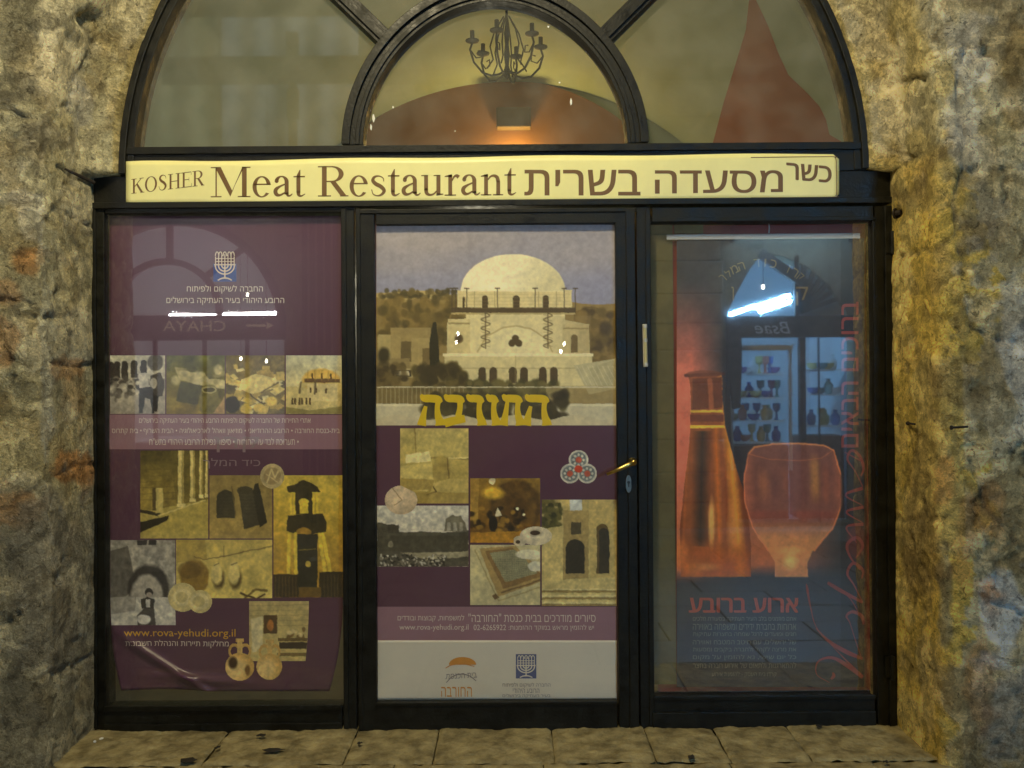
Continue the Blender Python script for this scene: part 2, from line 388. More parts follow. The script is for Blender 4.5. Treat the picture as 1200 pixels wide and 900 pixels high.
sl.box(-2.2, 2.2, -.79, .06, -.2, -.02)
th = sl.build('stone_threshold', M_slab, smooth=False)
for p in th.data.polygons: p.use_smooth = len(p.vertices) == 4 and p.area < .01
tag(th, 'worn yellowish stone slabs forming the threshold under the shopfront', 'threshold')

# litter on the threshold
M_leaf = mat('dead_leaf', (.02, .015, .01), .8, 0, .4, 60)
leafs = [(320, 881, 13, 3.5, 5), (221, 893, 10, 4, -20), (305, 864, 7, 2.5, 10), (255, 878, 4, 2.5, 0), (422, 873, 4, 2, 30), (810, 889, 5, 3, 0), (960, 853, 5, 2, 15), (1038, 895, 4, 2, 0)]
for i, (px, py, rx, ry, an) in enumerate(leafs):
    d_ = ROT @ Vector(((px-600)/F, (450-py)/F, -1)); P0 = CAM + d_*((.018-CAM.z)/d_.z)
    mb = MB(P0); k = .003; vs = []; m_ = 12
    for j in range(m_):
        a = 2*math.pi*j/m_; rr = (.7+.5*random.random())
        x, y = rx*k*math.cos(a)*rr, ry*k*1.8*math.sin(a)*rr; c_, s_ = math.cos(R(an)), math.sin(R(an))
        vs.append(P0 + Vector((x*c_-y*s_, x*s_+y*c_, .004+.005*random.random())))
    top = [v_ + Vector((0, 0, .0015)) for v_ in vs]; ctr = [P0+Vector((0, 0, .010)), P0+Vector((0, 0, .0085))]
    fs = []
    A = top + vs + ctr
    for j in range(m_):
        fs += [(j, (j+1) % m_, 2*m_), ((j+1) % m_ + m_, j+m_, 2*m_+1), (j, j+m_, (j+1) % m_+m_, (j+1) % m_)]
    mb.add(A, fs)
    o = mb.build('leaf_scrap', M_leaf); o.location = P0
    if i == 0: tag(o, 'largest dark leaf scrap lying on the threshold slabs below left poster', 'leaf', 'leaf scraps on the threshold')
    else: tag(o, 'small dark scrap of dead leaf lying on the stone threshold', 'leaf', 'leaf scraps on the threshold')
for i, (px, py, r) in enumerate(((119, 866, .009), (111, 869, .006))):
    d_ = ROT @ Vector(((px-600)/F, (450-py)/F, -1)); P0 = CAM + d_*((.018-CAM.z)/d_.z)
    me = bpy.data.meshes.new('pebble'); bm = bmesh.new(); bmesh.ops.create_icosphere(bm, subdivisions=2, radius=r)
    for v_ in bm.verts: v_.co *= 1+.25*fbm(v_.co*120); v_.co.z *= .7
    bm.to_mesh(me); bm.free(); o = link('pebble', me, mat('white_chip', (.7, .68, .6), .7)); o.location = P0
    tag(o, ('bigger', 'smaller')[i] + ' white stone chip in the corner at the foot of the left jamb', 'stone chip')

# ------------------------------------------------------------------ SHOPFRONT
shop = empty('shop_front', (0, 0, 0))
tag(shop, 'black metal shopfront with arched fanlight, glazed door and two side windows set in stone arch', 'shopfront')
Y0, Y1 = -.03, .06
def frame_part(name, rects, y0=Y0, y1=Y1, parent=shop, beads=(), bevel=.0025, mt=None):
    mb = MB()
    for r in rects: mb.pbox(*r, y0, y1)
    for (b, dy) in beads: mb.pbox(*b, y0-dy, y0+.004)
    return mb.build(name, mt or M_frame, parent, bevel=bevel)
# transom: the wide band that carries the sign, with its stepped ends under the arch
frame_part('transom', [(114, 205.5, 1043, 243), (144, 179, 1014, 205)], beads=[((144, 172.5, 1014, 181), .012), ((114, 236.5, 1043, 243.6), .014)])
frame_part('frame_post', [(113, 244, 127, 862)], beads=[((113, 244, 118, 850), .008)])
frame_part('frame_post', [(1022, 243, 1043.5, 860)], beads=[((1035, 243, 1043.5, 848), .01)])
frame_part('frame_post', [(403, 244, 418, 862)], beads=[((403, 246, 409, 851), .006)])
frame_part('frame_post', [(747, 244, 763, 860)], beads=[((757, 246, 763, 848), .006)])
frame_part('bottom_rail', [(127, 826, 403, 862)], beads=[((127, 844, 403, 861), .008), ((127, 823, 403, 829), .010)])
frame_part('bottom_rail', [(763, 814, 1022, 858)], beads=[((763, 830, 1022, 857), .012), ((763, 812, 1022, 817), .006)])
frame_part('top_rail', [(127, 244, 403, 251)])
frame_part('top_rail', [(763, 243.6, 1022, 261)], beads=[((763, 256, 1022, 261), .005)])
# big arch of the fanlight
ang = [math.pi*i/96 for i in range(97)]
rO, rI = 1.447, 1.398
def ring(r0, r1, y0, y1, mb): mb.band([arch_pt(r0, a) for a in ang], [arch_pt(r1, a) for a in ang], y0, y1)
mb = MB(); ring(rI, rO+.004, -.035, .06, mb); ring(rI+.026, rO+.003, -.05, -.034, mb)
cut = W(580, 176).z
o = mb.build('arch_frame', M_frame, shop, bevel=.003)
# inner arch
ICX, ICZ = XZ(580.5, 171)
def inner(a_, b_, t):
    c, s = math.cos(t), math.sin(t); e = 2/1.9
    return (ICX + a_/300*math.copysign(abs(c)**e, c), ICZ + b_/300*abs(s)**e)
mb = MB()
mb.band([inner(154, 167, a) for a in ang], [inner(178, 191, a) for a in ang], -.03, .05)
mb.band([inner(158, 171, a) for a in ang], [inner(163, 176, a) for a in ang], -.038, -.029)
mb.band([inner(169, 182, a) for a in ang], [inner(178.5, 191.5, a) for a in ang], -.044, -.029)
mb.build('inner_arch', M_frame, shop, bevel=.002)
for sgn in (-1, 1):
    d_ = Vector((sgn*math.cos(R(44.5)), math.sin(R(44.5)))); nn = Vector((-d_.y, d_.x)); c0 = Vector((ICX, ICZ))
    mb = MB()
    for wd, y0_, y1_ in ((.033, -.026, .05), (.019, -.036, -.025)):
        p0, p1 = c0 + d_*.575, c0 + d_*1.37
        q = [p0+nn*wd, p1+nn*wd, p1-nn*wd, p0-nn*wd]
        mb.prism([tuple(v_) for v_ in q], y0_, y1_)
    mb.build('glazing_bar', M_frame, shop, bevel=.002)

def pane(name, pts, parent, y=.02, m=M_glass, th=.0):
    me = bpy.data.meshes.new(name)
    tri = tessellate_polygon([[Vector((x, z, 0)) for x, z in pts]])
    me.from_pydata([(x, y, z) for x, z in pts], [], [tuple(t) for t in tri])
    return link(name, me, m, parent)
def rectpts(x0, y0, x1, y1):
    a, b = XZ(x0, y0), XZ(x1, y1); return [(a[0], a[1]), (b[0], a[1]), (b[0], b[1]), (a[0], b[1])]
zb = W(580, 176).z
rm = 1.42
def arcp(a0, a1, k=30): return [arch_pt(rm, R(a0+(a1-a0)*i/k)) for i in range(k+1)]
def innp(a0, a1, k=30): return [inner(166, 179, R(a0+(a1-a0)*i/k)) for i in range(k+1)]
pane('glass_pane', arcp(180, 133) + innp(135, 180), shop, m=M_glass_hi)
pane('glass_pane', arcp(0, 47) + innp(45, 0), shop, m=M_glass_hi)
pane('glass_pane', arcp(131, 49) + innp(46, 134), shop, m=M_glass_hi)
pane('glass_pane', innp(180, 0, 60), shop, m=M_glass_hi)
pane('glass_pane', rectpts(122, 247, 408, 830), shop, y=-.012)
pane('glass_pane', rectpts(757, 257, 1027, 818), shop, y=-.006, m=glass_mat('mirroring_glass', base=.29, haze_dirt=.05, rough=.02))

for k, (px, py, rx, ry) in enumerate(((434, 148, 1.2, 4), (437, 137, 1.6, 4.5), (433, 126, 1, 2.5), (669.5, 117, 1.2, 5), (460, 124, .9, 1.6), (533, 152, 1, 1), (656, 95, 1.2, 1), (643, 29, 1.2, 1.4))):
    mb = MB(); n_ = 10; cc_ = [XZ(px+rx*math.cos(2*math.pi*i/n_)*(.7+.5*random.random()), py+ry*math.sin(2*math.pi*i/n_)*(.7+.5*random.random())) for i in range(n_)]
    mb.prism(cc_, .0175, .0195); mb.build('paint_speck', mat('old_white_paint', (.8, .78, .68), .6), shop)
door = MB()
door.pbox(421, 247, 442, 856, -.040, .05); door.pbox(722, 247, 744.5, 856, -.040, .05)
door.pbox(442, 247, 722, 264.5, -.040, .05); door.pbox(442, 818, 722, 856, -.040, .05)
door.pbox(421, 247, 426, 850, -.046, -.038); door.pbox(734, 247, 744.5, 849, -.048, -.038); door.pbox(421.3, 247, 744, 252, -.0455, -.038)
door.pbox(442, 818, 722, 822, -.046, -.038)
D = door.build('door', M_frame, shop, bevel=.0025)
pane('glass_pane', rectpts(438, 261, 726, 822), D, y=-.022)
# lever handle of brass on its rose, lock plate below
h = MB(); hp = W(741, 541, -.045)
h.lathe([(.017, 0), (.017, -.008), (.012, -.014), (.009, -.03), (.011, -.05), (.010, -.056)], (hp.x, -.040, hp.z), 20, 'y')
e_ = W(711, 556, -.09)
h.tube([(hp.x+.004, -.085, hp.z+.003), (hp.x-.02, -.092, hp.z-.008), ((hp.x+e_.x)/2, -.096, (hp.z+e_.z)/2), (e_.x, -.09, e_.z)], [.011, .0095, .008, .0055], 12)
h.build('handle', M_brass, D, smooth=True)
lk = MB(); lp = W(736.5, 567, -.045)
lk.prism([(lp.x+.011*math.cos(a), lp.z+.026*math.sin(a) + (.008 if math.sin(a) > 0 else -.008)) for a in [2*math.pi*i/24 for i in range(24)]], -.049, -.042)
lk.build('lock_plate', M_steel, D, bevel=.001)
kh = MB(); kh.prism([(lp.x+.0055*math.cos(a), lp.z+.006+.0055*math.sin(a)) for a in [2*math.pi*i/16 for i in range(16)]], -.0505, -.0488); kh.box(lp.x-.002, lp.x+.002, -.0504, -.0488, lp.z-.012, lp.z+.004)
kh.build('keyhole', M_black_iron, D)
hg = MB(); hz = W(1041, 287)
hg.tube([(hz.x-.004, -.05, hz.z-.045), (hz.x-.004, -.05, hz.z+.045)], .009, 12); hg.box(hz.x-.03, hz.x-.004, -.045, -.038, hz.z-.04, hz.z+.04)
hg.build('hinge', M_frame, shop, bevel=.001)
hg = MB(); hz = W(1041, 778)
hg.tube([(hz.x-.004, -.05, hz.z-.045), (hz.x-.004, -.05, hz.z+.045)], .009, 12); hg.box(hz.x-.03, hz.x-.004, -.045, -.038, hz.z-.04, hz.z+.04)
hg.build('hinge', M_frame, shop, bevel=.001)

# mezuzah on the post right of the door
mz = empty('mezuzah', W(756, 405, -.034)); mz.rotation_euler = (0, R(-.8), 0)
b_ = MB(); b_.box(-.0085, .0085, -.004, .008, -.083, .083); b_.build('back_plate', M_silver, mz, bevel=.002)
b_ = MB(); b_.tube([(0, -.008, -.068), (0, -.008, .068)], .0062, 14); b_.build('tube', mat('mezuzah_tube', (.80, .72, .38), .15, .3), mz, smooth=False)
for z in (-.074, .074, .02):
    b_ = MB(); b_.lathe([(.0085, -.007), (.009, 0), (.0085, .007)], (0, -.007, z), 14); b_.build('cap', M_silver, mz)
tag(mz, 'slim silver mezuzah case fixed upright on the black post right of the door', 'mezuzah')

# old iron pieces in the wall
ib = MB(); a = W(76, 198, -.40); b = W(110, 214, -.30)
ib.tube([a, a.lerp(b, .5)+Vector((0, -.01, 0)), b], [.004, .006, .007], 8)
tag(ib.build('iron_stub', M_iron), 'short rusty iron bar sticking out of the left wall beside the sign level', 'iron bar')
def nail(px, py, px2, py2, y0, y1, r, label):
    mb = MB(); a = W(px, py, y0); b = W(px2, py2, y1); mb.tube([a, b], r, 8)
    d = (b-a).normalized(); mb.tube([b, b+d*.006], r*1.9, 8)
    tag(mb.build('iron_nail', M_iron), label, 'nail')
nail(1072, 497, 1064, 496, -.27, -.17, .004, 'thin rusty nail in the right reveal, nearer the black frame')
nail(1134, 500, 1116, 501, -.47, -.47, .004, 'thin rusty nail on the right wall corner, farther from frame')
nail(1056, 249, 1050, 250, -.10, -.085, .011, 'thick dark iron peg in the right reveal beside the top hinge')

# ------------------------------------------------------------------ lettering tools
def text_polys(s):
    """flat letter shapes; contours that overlap within a letter are filled one by one on slightly different levels"""
    cu = bpy.data.curves.new('t', 'FONT'); cu.body = s; cu.resolution_u = 3; cu.fill_mode = 'NONE'
    o = bpy.data.objects.new('t', cu); col.objects.link(o)
    bpy.context.view_layer.update()
    me = bpy.data.meshes.new_from_object(o.evaluated_get(bpy.context.evaluated_depsgraph_get()))
    P = [(a.co.x, a.co.y) for a in me.vertices]; nx = {}
    for e in me.edges: nx.setdefault(e.vertices[0], []).append(e.vertices[1]); nx.setdefault(e.vertices[1], []).append(e.vertices[0])
    loops = []; seen = set()
    for st in range(len(P)):
        if st in seen or len(nx.get(st, ())) < 2: continue
        lp = [st]; seen.add(st); cur = st
        while True:
            n_ = [k for k in nx[cur] if k not in seen]
            if not n_: break
            cur = min(n_) if len(lp) == 1 else n_[0]; seen.add(cur); lp.append(cur)
        if len(lp) > 2: loops.append([P[k] for k in lp])
    bpy.data.objects.remove(o); bpy.data.curves.remove(cu); bpy.data.meshes.remove(me)
    area = lambda L_: .5*sum(L_[i][0]*L_[(i+1) % len(L_)][1]-L_[(i+1) % len(L_)][0]*L_[i][1] for i in range(len(L_)))
    ar = [area(l) for l in loops]
    def inside(p, L_):
        r = False
        for i in range(len(L_)):
            (x0, y0), (x1, y1) = L_[i], L_[(i+1) % len(L_)]
            if (y0 > p[1]) != (y1 > p[1]) and p[0] < (x1-x0)*(p[1]-y0)/(y1-y0)+x0: r = not r
        return r
    isH = [any(j != i and ar[i]*ar[j] < 0 and abs(ar[j]) > abs(ar[i]) and inside(loops[i][0], loops[j]) for j in range(len(loops))) for i in range(len(loops))]
    outer_ = [l for l, h_ in zip(loops, isH) if not h_]; holes = [l for l, h_ in zip(loops, isH) if h_]
    vs = []; fs = []
    for i, l in enumerate(outer_):
        hs = [h_ for h_ in holes if inside(h_[0], l)]
        pts = [p for q in [l]+hs for p in q]; b = len(vs)
        fs += [tuple(b+k for k in t) for t in tessellate_polygon([[Vector((x, y, 0)) for x, y in q] for q in [l]+hs])]
        vs += [(x, y, .12*(i % 3)) for x, y in pts]
    return np.array(vs), fs
def is_heb(c): return '\u0590' <= c <= '\u05ff'
def rtl(s):
    """visual order of a right-to-left line: reverse all, then turn Latin and digit runs back"""
    r = s[::-1]; out = ''; run = ''
    lat = lambda c: c.isascii() and (c.isalnum() or c in '.-:/')
    for c in r:
        if lat(c): run += c
        else: out += run[::-1] + c; run = ''
    return (out + run[::-1]).translate(str.maketrans('()', ')('))
def fit(v, quad):
    """v (n,2) in its own bounds -> pixel quad TL TR BR BL"""
    lift = v[:, 2:3] if v.shape[1] > 2 else np.zeros((len(v), 1)); v = v[:, :2]
    lo = v.min(0); hi = v.max(0); u = (v - lo)/(hi - lo); a, b, c, d = [np.array(q, float) for q in quad]
    x, y = u[:, :1], u[:, 1:]
    return np.concatenate([(d*(1-x)+c*x)*(1-y) + (a*(1-x)+b*x)*y, lift], 1)
def box4(x0, y0, x1, y1): return [(x0, y0), (x1, y0), (x1, y1), (x0, y1)]
def lay(name, items, place, layer, m, parent):
    """items: list of (verts_px, faces); place(px,py,layer) -> Vector"""
    if name.endswith('lettering') and len(items) > 1:      # every line is a part of its own
        return [lay(name, [it], place, layer, m, parent) for it in items][-1]
    vs = []; fs = []
    for v, f in items:
        b = len(vs); vs += [tuple(place(p[0], p[1], layer + (p[2] if len(p) > 2 else 0))) for p in v]; fs += [tuple(i+b for i in q) for q in f]
    me = bpy.data.meshes.new(name); me.from_pydata(vs, [], fs)
    bm = bmesh.new(); bm.from_mesh(me)
    bm.normal_update()
    for f in bm.faces:
        if f.normal.y > 0: f.normal_flip()
    bm.to_mesh(me); bm.free()
    return link(name, me, m, parent)
def T(s, quad, heb=True):
    v, f = text_polys(rtl(s) if heb else s)
    return fit(v, quad if len(quad) == 4 and not np.isscalar(quad[0]) else box4(*quad)), f
def catmull(P, k=10):
    P = [np.array(p, float) for p in P]; Q = [2*P[0]-P[1]] + P + [2*P[-1]-P[-2]]; out = []
    for i in range(1, len(Q)-2):
        for j in range(k):
            t = j/k; a, b, c, d = Q[i-1:i+3]
            out.append(.5*((2*b)+(c-a)*t+(2*a-5*b+4*c-d)*t*t+(3*b-a-3*c+d)*t**3))
    out.append(P[-1]); return np.array(out)
def stroke(P, k=10):
    """P: (x, y, width) -> one ribbon (verts, faces)"""
    C = catmull(P, k); d = np.gradient(C[:, :2], axis=0); d /= np.linalg.norm(d, axis=1, keepdims=True)+1e-9
    nn = np.stack([-d[:, 1], d[:, 0]], 1); wd = np.maximum(C[:, 2:3], .01)/2
    v = np.concatenate([C[:, :2]+nn*wd, C[:, :2]-nn*wd]); n = len(C)
    return v, [(i, i+1, n+i+1, n+i) for i in range(n-1)]
def barp(x0, y0, x1, y1): return np.array([(x0, y0), (x1, y0), (x1, y1), (x0, y1)], float), [(0, 1, 2, 3)]
def polyp(*p): return np.array(p, float), [tuple(range(len(p)))]
def arcs(cx, cy, rx, ry, a0, a1, wt, wn, k=28):
    a = np.radians(np.linspace(a0, a1, k)); c, s = np.cos(a), np.sin(a)
    v = np.concatenate([np.stack([cx+rx*c, cy+ry*s], 1), np.stack([cx+(rx-wt)*c, cy+(ry-wn)*s], 1)])
    return v, [(i, i+1, k+i+1, k+i) for i in range(k-1)]
GL = {  # serif letters, 1000 units to the em: advance, shapes
 'M': (889, [barp(20,0,250,24), barp(120,20,150,642), barp(20,638,170,662), polyp((110,662),(232,662),(485,130),(440,12)), polyp((440,12),(462,100),(735,662),(700,662)), barp(690,0,790,662), barp(690,638,870,662), barp(600,0,870,24)]),
 'e': (444, [arcs(225,222,198,234,11,322,88,28,40), barp(52,262,412,290)]),
 'a': (444, [barp(272,50,358,330), arcs(205,325,153,134,0,160,86,30), arcs(100,345,42,42,0,359,42,42), stroke([(280,275,30),(170,225,45),(90,165,78),(75,100,85),(110,45,75),(180,38,45),(285,95,30)]), stroke([(320,90,75),(340,30,50),(385,22,35),(436,62,18)])]),
 't': (278, [polyp((80,90),(166,90),(166,585),(148,585),(80,450)), barp(18,424,262,452), stroke([(123,120,86),(130,45,70),(180,14,40),(268,58,14)])]),
 'R': (667, [barp(100,0,202,662), barp(15,0,295,24), barp(15,638,330,662), arcs(320,488,245,174,-90,90,105,28), barp(200,314,330,342), polyp((275,322),(395,322),(630,12),(500,12)), barp(490,0,668,24)]),
 's': (389, [stroke([(318,318,16),(300,392,22),(215,436,28),(120,418,50),(82,345,72),(140,270,84),(255,205,86),(322,120,76),(275,40,52),(185,8,28),(90,45,22),(55,145,16)], 8)]),
 'u': (500, [barp(72,120,154,450), barp(10,428,154,450), stroke([(113,160,82),(124,65,76),(185,22,50),(270,36,36),(345,105,28)]), barp(335,20,420,450), barp(275,428,420,450), polyp((335,0),(335,50),(485,44),(485,26))]),
 'r': (333, [barp(90,0,172,452), barp(12,0,255,24), polyp((12,405),(12,425),(150,462),(172,462),(172,405)), stroke([(168,320,24),(212,405,40),(268,432,62),(312,398,86)])]),
 'n': (500, [barp(82,0,164,452), barp(12,0,235,24), polyp((12,405),(12,425),(146,462),(164,462),(164,405)), stroke([(160,335,24),(225,410,38),(300,424,58),(360,385,76),(384,290,82)]), barp(343,0,425,310), barp(275,0,490,24)]),
 'K': (722, [barp(100,0,202,662), barp(15,0,295,24), barp(15,638,295,662), polyp((190,280),(190,330),(530,650),(580,650)), barp(450,638,690,662), polyp((275,380),(350,440),(655,12),(530,12)), barp(500,0,725,24)]),
 'O': (722, [arcs(361,331,330,345,0,360,108,28,48)]),
 'S': (556, [stroke([(455,500,20),(430,600,26),(315,660,32),(190,630,70),(130,530,98),(200,420,110),(350,320,112),(440,190,105),(390,70,75),(270,4,34),(130,50,26),(70,200,20)], 8)]),
 'H': (722, [barp(100,0,202,662), barp(520,0,622,662), barp(15,0,290,24), barp(15,638,290,662), barp(432,0,707,24), barp(432,638,707,662), barp(200,318,522,350)]),
 'E': (611, [barp(100,0,202,662), barp(15,632,560,662), polyp((548,662),(560,662),(572,520),(552,520)), barp(200,318,440,350), barp(430,250,446,420), barp(15,0,580,30), polyp((560,0),(585,0),(600,160),(580,160))]),
 ' ': (250, [])}
def serif(s):
    x = 0; vs = []; fs = []; n = 0
    for ch in s:
        adv, sh = GL[ch]
        for v, f in sh:
            vs.append(v + np.array([x, 0])); fs += [tuple(i+n for i in q) for q in f]; n += len(v)
        x += adv
    return np.concatenate(vs), fs

# ------------------------------------------------------------------ SIGN above the door
M_sign = mat('cream_sign', (.93, .86, .37), .42, 0, .07, 3, .12, 9)
M_signtxt = mat('brown_lettering', (.17, .085, .02), .5)
sign = empty('restaurant_sign', W(566, 212, -.036))
bl = Vector(sign.location)
tag(sign, 'long cream yellow sign in brown English and Hebrew lettering fixed across the black transom', 'sign')
sg_t = lambda px: 190.5 + (180.2-190.5)*(px-148)/835 - 1.5*math.sin((px-148)/835*math.pi) + .7*math.sin(px/37.0) - .9*math.exp(-((px-170)/40)**2)
sg_b = lambda px: 240.0 + (233.2-240.0)*(px-148)/835 + 1.2*math.sin((px-148)/835*math.pi*1.0) + .6*math.sin(px/51.0+1)
sg_y = lambda px, v: -.0385 + .0004*math.sin(px/60.0)*abs(v-.5)*2
vs = []; fs = []; NX = 120; NY = 8
for i in range(NX+1):
    px = 148 + 835*i/NX
    ins = 0 if px < 976 else (1-math.sqrt(max(0, 1-((px-976)/7)**2)))*6
    for j in range(NY+1):
        v_ = j/NY; a, b = sg_t(px)+ins, sg_b(px)-ins
        vs.append(W(px, a+(b-a)*v_, sg_y(px, v_)) - bl)
fs = [(i*(NY+1)+j, i*(NY+1)+j+1, (i+1)*(NY+1)+j+1, (i+1)*(NY+1)+j) for i in range(NX) for j in range(NY)]
me = bpy.data.meshes.new('panel'); me.from_pydata([tuple(v_) for v_ in vs], [], fs)
po = link('panel', me, M_sign, sign); s_ = po.modifiers.new('thick', 'SOLIDIFY'); s_.thickness = .003; s_.offset = 1
for p in me.polygons: p.use_smooth = True
splace = lambda px, py, l: W(px, py, -.0417-.0006*l) - bl
v, f = serif('KOSHER'); lay('lettering', [(fit(v, [(154, 209.5), (239.5, 198.5), (239.5, 217.5), (154, 227.5)]), f)], splace, 1, M_signtxt, sign)
v, f = serif('Meat Restaurant'); lay('lettering', [(fit(v, [(247, 195.8), (605, 192.8), (605, 229.3), (247, 231.8)]), f)], splace, 1, M_signtxt, sign)
def heavier(quad_items, dx, place, layer, m, parent, name='lettering'):
    its = []
    for k, (ox, oy) in enumerate(dx): its.append(([(p[0]+ox, p[1]+oy, p[2]) for p in quad_items[0]], quad_items[1]))
    vs = []; o = None
    me_objs = []
    fsn = []
    for k, it in enumerate(its):
        b = len(vs); vs += [tuple(place(p[0], p[1], layer + .04*k + p[2])) for p in it[0]]; fsn += [tuple(i+b for i in q) for q in it[1]]
    me = bpy.data.meshes.new(name); me.from_pydata(vs, [], fsn); return link(name, me, m, parent)
heavier(T('בשרית', [(615, 199), (750, 199), (750, 229), (615, 229)]), [(-.5, 0), (.5, 0)], splace, 1, M_signtxt, sign)
heavier(T('מסעדה', [(768, 199), (917, 199.5), (917, 225.5), (768, 227.5)]), [(-.5, 0), (.5, 0)], splace, 1, M_signtxt, sign)
heavier(T('כשר', [(922, 190.5), (974, 195), (974, 214), (922, 209.5)]), [(-.6, 0), (0, .5), (.6, 0)], splace, 1, M_signtxt, sign)
def polyline(pts, w_, closed=False):
    return stroke([(x, y, w_) for x, y in pts], 2)
lay('border_line', [polyline([(880, 184.5), (974, 183.5), (978, 185), (980, 189), (980.5, 224), (979, 229), (975, 231), (880, 231.8)], .9)], splace, 1, M_signtxt, sign)

# ------------------------------------------------------------------ print painting tools
def vnoise(X, Y, s, seed=0, octs=3):
    out = np.zeros_like(X); amp = 1; tot = 0
    for o in range(octs):
        g_ = np.random.default_rng(seed*17+o).random((128, 128)); x = X/s*(2**o); y = Y/s*(2**o)
        xi = np.floor(x).astype(int); yi = np.floor(y).astype(int); fx = x-xi; fy = y-yi; fx = fx*fx*(3-2*fx); fy = fy*fy*(3-2*fy)
        gg = lambda a, b: g_[a % 128, b % 128]
        out += amp*((gg(xi, yi)*(1-fx)+gg(xi+1, yi)*fx)*(1-fy)+(gg(xi, yi+1)*(1-fx)+gg(xi+1, yi+1)*fx)*fy); tot += amp; amp *= .55
    return out/tot
class Cv:
    """a small painting surface in photograph pixels; its colours become the print's vertex colours"""
    SS = 2; GR = .15
    def __init__(s, x0, y0, x1, y1, c, step=.8):
        s.nx = max(4, int((x1-x0)/step)); s.ny = max(4, int((y1-y0)/step)); s.b = (x0, y0, x1, y1)
        k = s.SS; gx = np.linspace(x0, x1, (s.nx+1)*k); gy = np.linspace(y0, y1, (s.ny+1)*k)
        s.X, s.Y = np.meshgrid(gx, gy); X, Y = s.X, s.Y; sd = int(x0*7+y0*3) % 97; am = min(1.5, .012*(x1-x0)+.25) if x1-x0 < 160 else .7
        s.X = X + (vnoise(X, Y, 5, sd+1)-.5)*2*am*.8; s.Y = Y + (vnoise(X, Y, 5, sd+2)-.5)*2*am*.8; s.C = np.zeros(s.X.shape+(3,)); s.C[:] = c
    def put(s, m, c, a=1.0):
        m = (m*a)[..., None]; s.C = s.C*(1-m) + np.array(c, float)*m; return s
    def grad(s, y0, c0, y1, c1, m=1.0):
        t = np.clip((s.Y-y0)/(y1-y0), 0, 1)[..., None]; s.C = s.C*(1-np.asarray(m)[..., None] if not np.isscalar(m) else 1-m) + (np.array(c0)*(1-t)+np.array(c1)*t)*(np.asarray(m)[..., None] if not np.isscalar(m) else m); return s
    def pm(s, pts):
        inside = np.zeros(s.X.shape, bool); n = len(pts)
        for i in range(n):
            x0, y0 = pts[i]; x1, y1 = pts[(i+1) % n]
            if y0 == y1: continue
            c = ((s.Y >= y0) != (s.Y >= y1)) & (s.X < (x1-x0)*(s.Y-y0)/(y1-y0)+x0); inside ^= c
        return inside.astype(float)
    def poly(s, pts, c, a=1.0): return s.put(s.pm(pts), c, a)
    def rect(s, x0, y0, x1, y1, c, a=1.0): return s.put(((s.X >= x0)&(s.X <= x1)&(s.Y >= y0)&(s.Y <= y1)).astype(float), c, a)
    def em(s, cx, cy, rx, ry, soft=.15):
        d = np.sqrt(((s.X-cx)/rx)**2+((s.Y-cy)/ry)**2); return np.clip((1+soft/2-d)/max(soft, 1e-3), 0, 1)
    def ell(s, cx, cy, rx, ry, c, a=1.0, soft=.15): return s.put(s.em(cx, cy, rx, ry, soft), c, a)
    def arch(s, x0, x1, ytop, y1, c, a=1.0):
        r = (x1-x0)/2; cx = (x0+x1)/2
        m = ((s.X >= x0)&(s.X <= x1)&(s.Y >= ytop+r)&(s.Y <= y1)) | (((s.X-cx)**2+(s.Y-ytop-r)**2 <= r*r)&(s.Y <= y1)); return s.put(m.astype(float), c, a)
    def line(s, pts, wd, c, a=1.0):
        m = np.zeros(s.X.shape)
        for (x0, y0), (x1, y1) in zip(pts, pts[1:]):
            dx, dy = x1-x0, y1-y0; t = np.clip(((s.X-x0)*dx+(s.Y-y0)*dy)/(dx*dx+dy*dy+1e-9), 0, 1)
            d = np.hypot(s.X-x0-t*dx, s.Y-y0-t*dy); m = np.maximum(m, np.clip(wd/2+.4-d, 0, 1))
        return s.put(m, c, a)
    def tex(s, sc_, amt, seed=0, m=1.0, octs=3):
        n_ = (vnoise(s.X, s.Y, sc_, seed, octs)-.5)*2*amt; s.C = s.C*(1+(n_*m)[..., None]); return s
    def spots(s, n, x0, y0, x1, y1, r0, r1, cs, seed=1, a=.9, soft=.5):
        g_ = np.random.default_rng(seed)
        for i in range(n):
            s.ell(g_.uniform(x0, x1), g_.uniform(y0, y1), g_.uniform(r0, r1), g_.uniform(r0, r1), cs[g_.integers(len(cs))], a, soft)
        return s
    def out(s):
        k = s.SS; sd = int(s.b[0]*5+s.b[1]) % 89
        g1 = (vnoise(s.X, s.Y, 2.2, sd+3, 2)-.5)*s.GR + (vnoise(s.X, s.Y, 7, sd+4, 2)-.5)*s.GR*1.1 + (vnoise(s.X, s.Y, 24, sd+5, 2)-.5)*s.GR*.9
        fl = (vnoise(s.X+.35*s.Y, s.Y*.6, 3.2, sd+6, 3)-.5); s.C = s.C*(1+(np.sign(fl)*np.minimum(np.abs(fl)*6, 1)*.22*s.GR)[..., None])
        s.C = s.C*(1+g1[..., None]*np.array([1, 1.0, .85])); A = s.C.reshape(s.ny+1, k, s.nx+1, k, 3).mean((1, 3)); return A
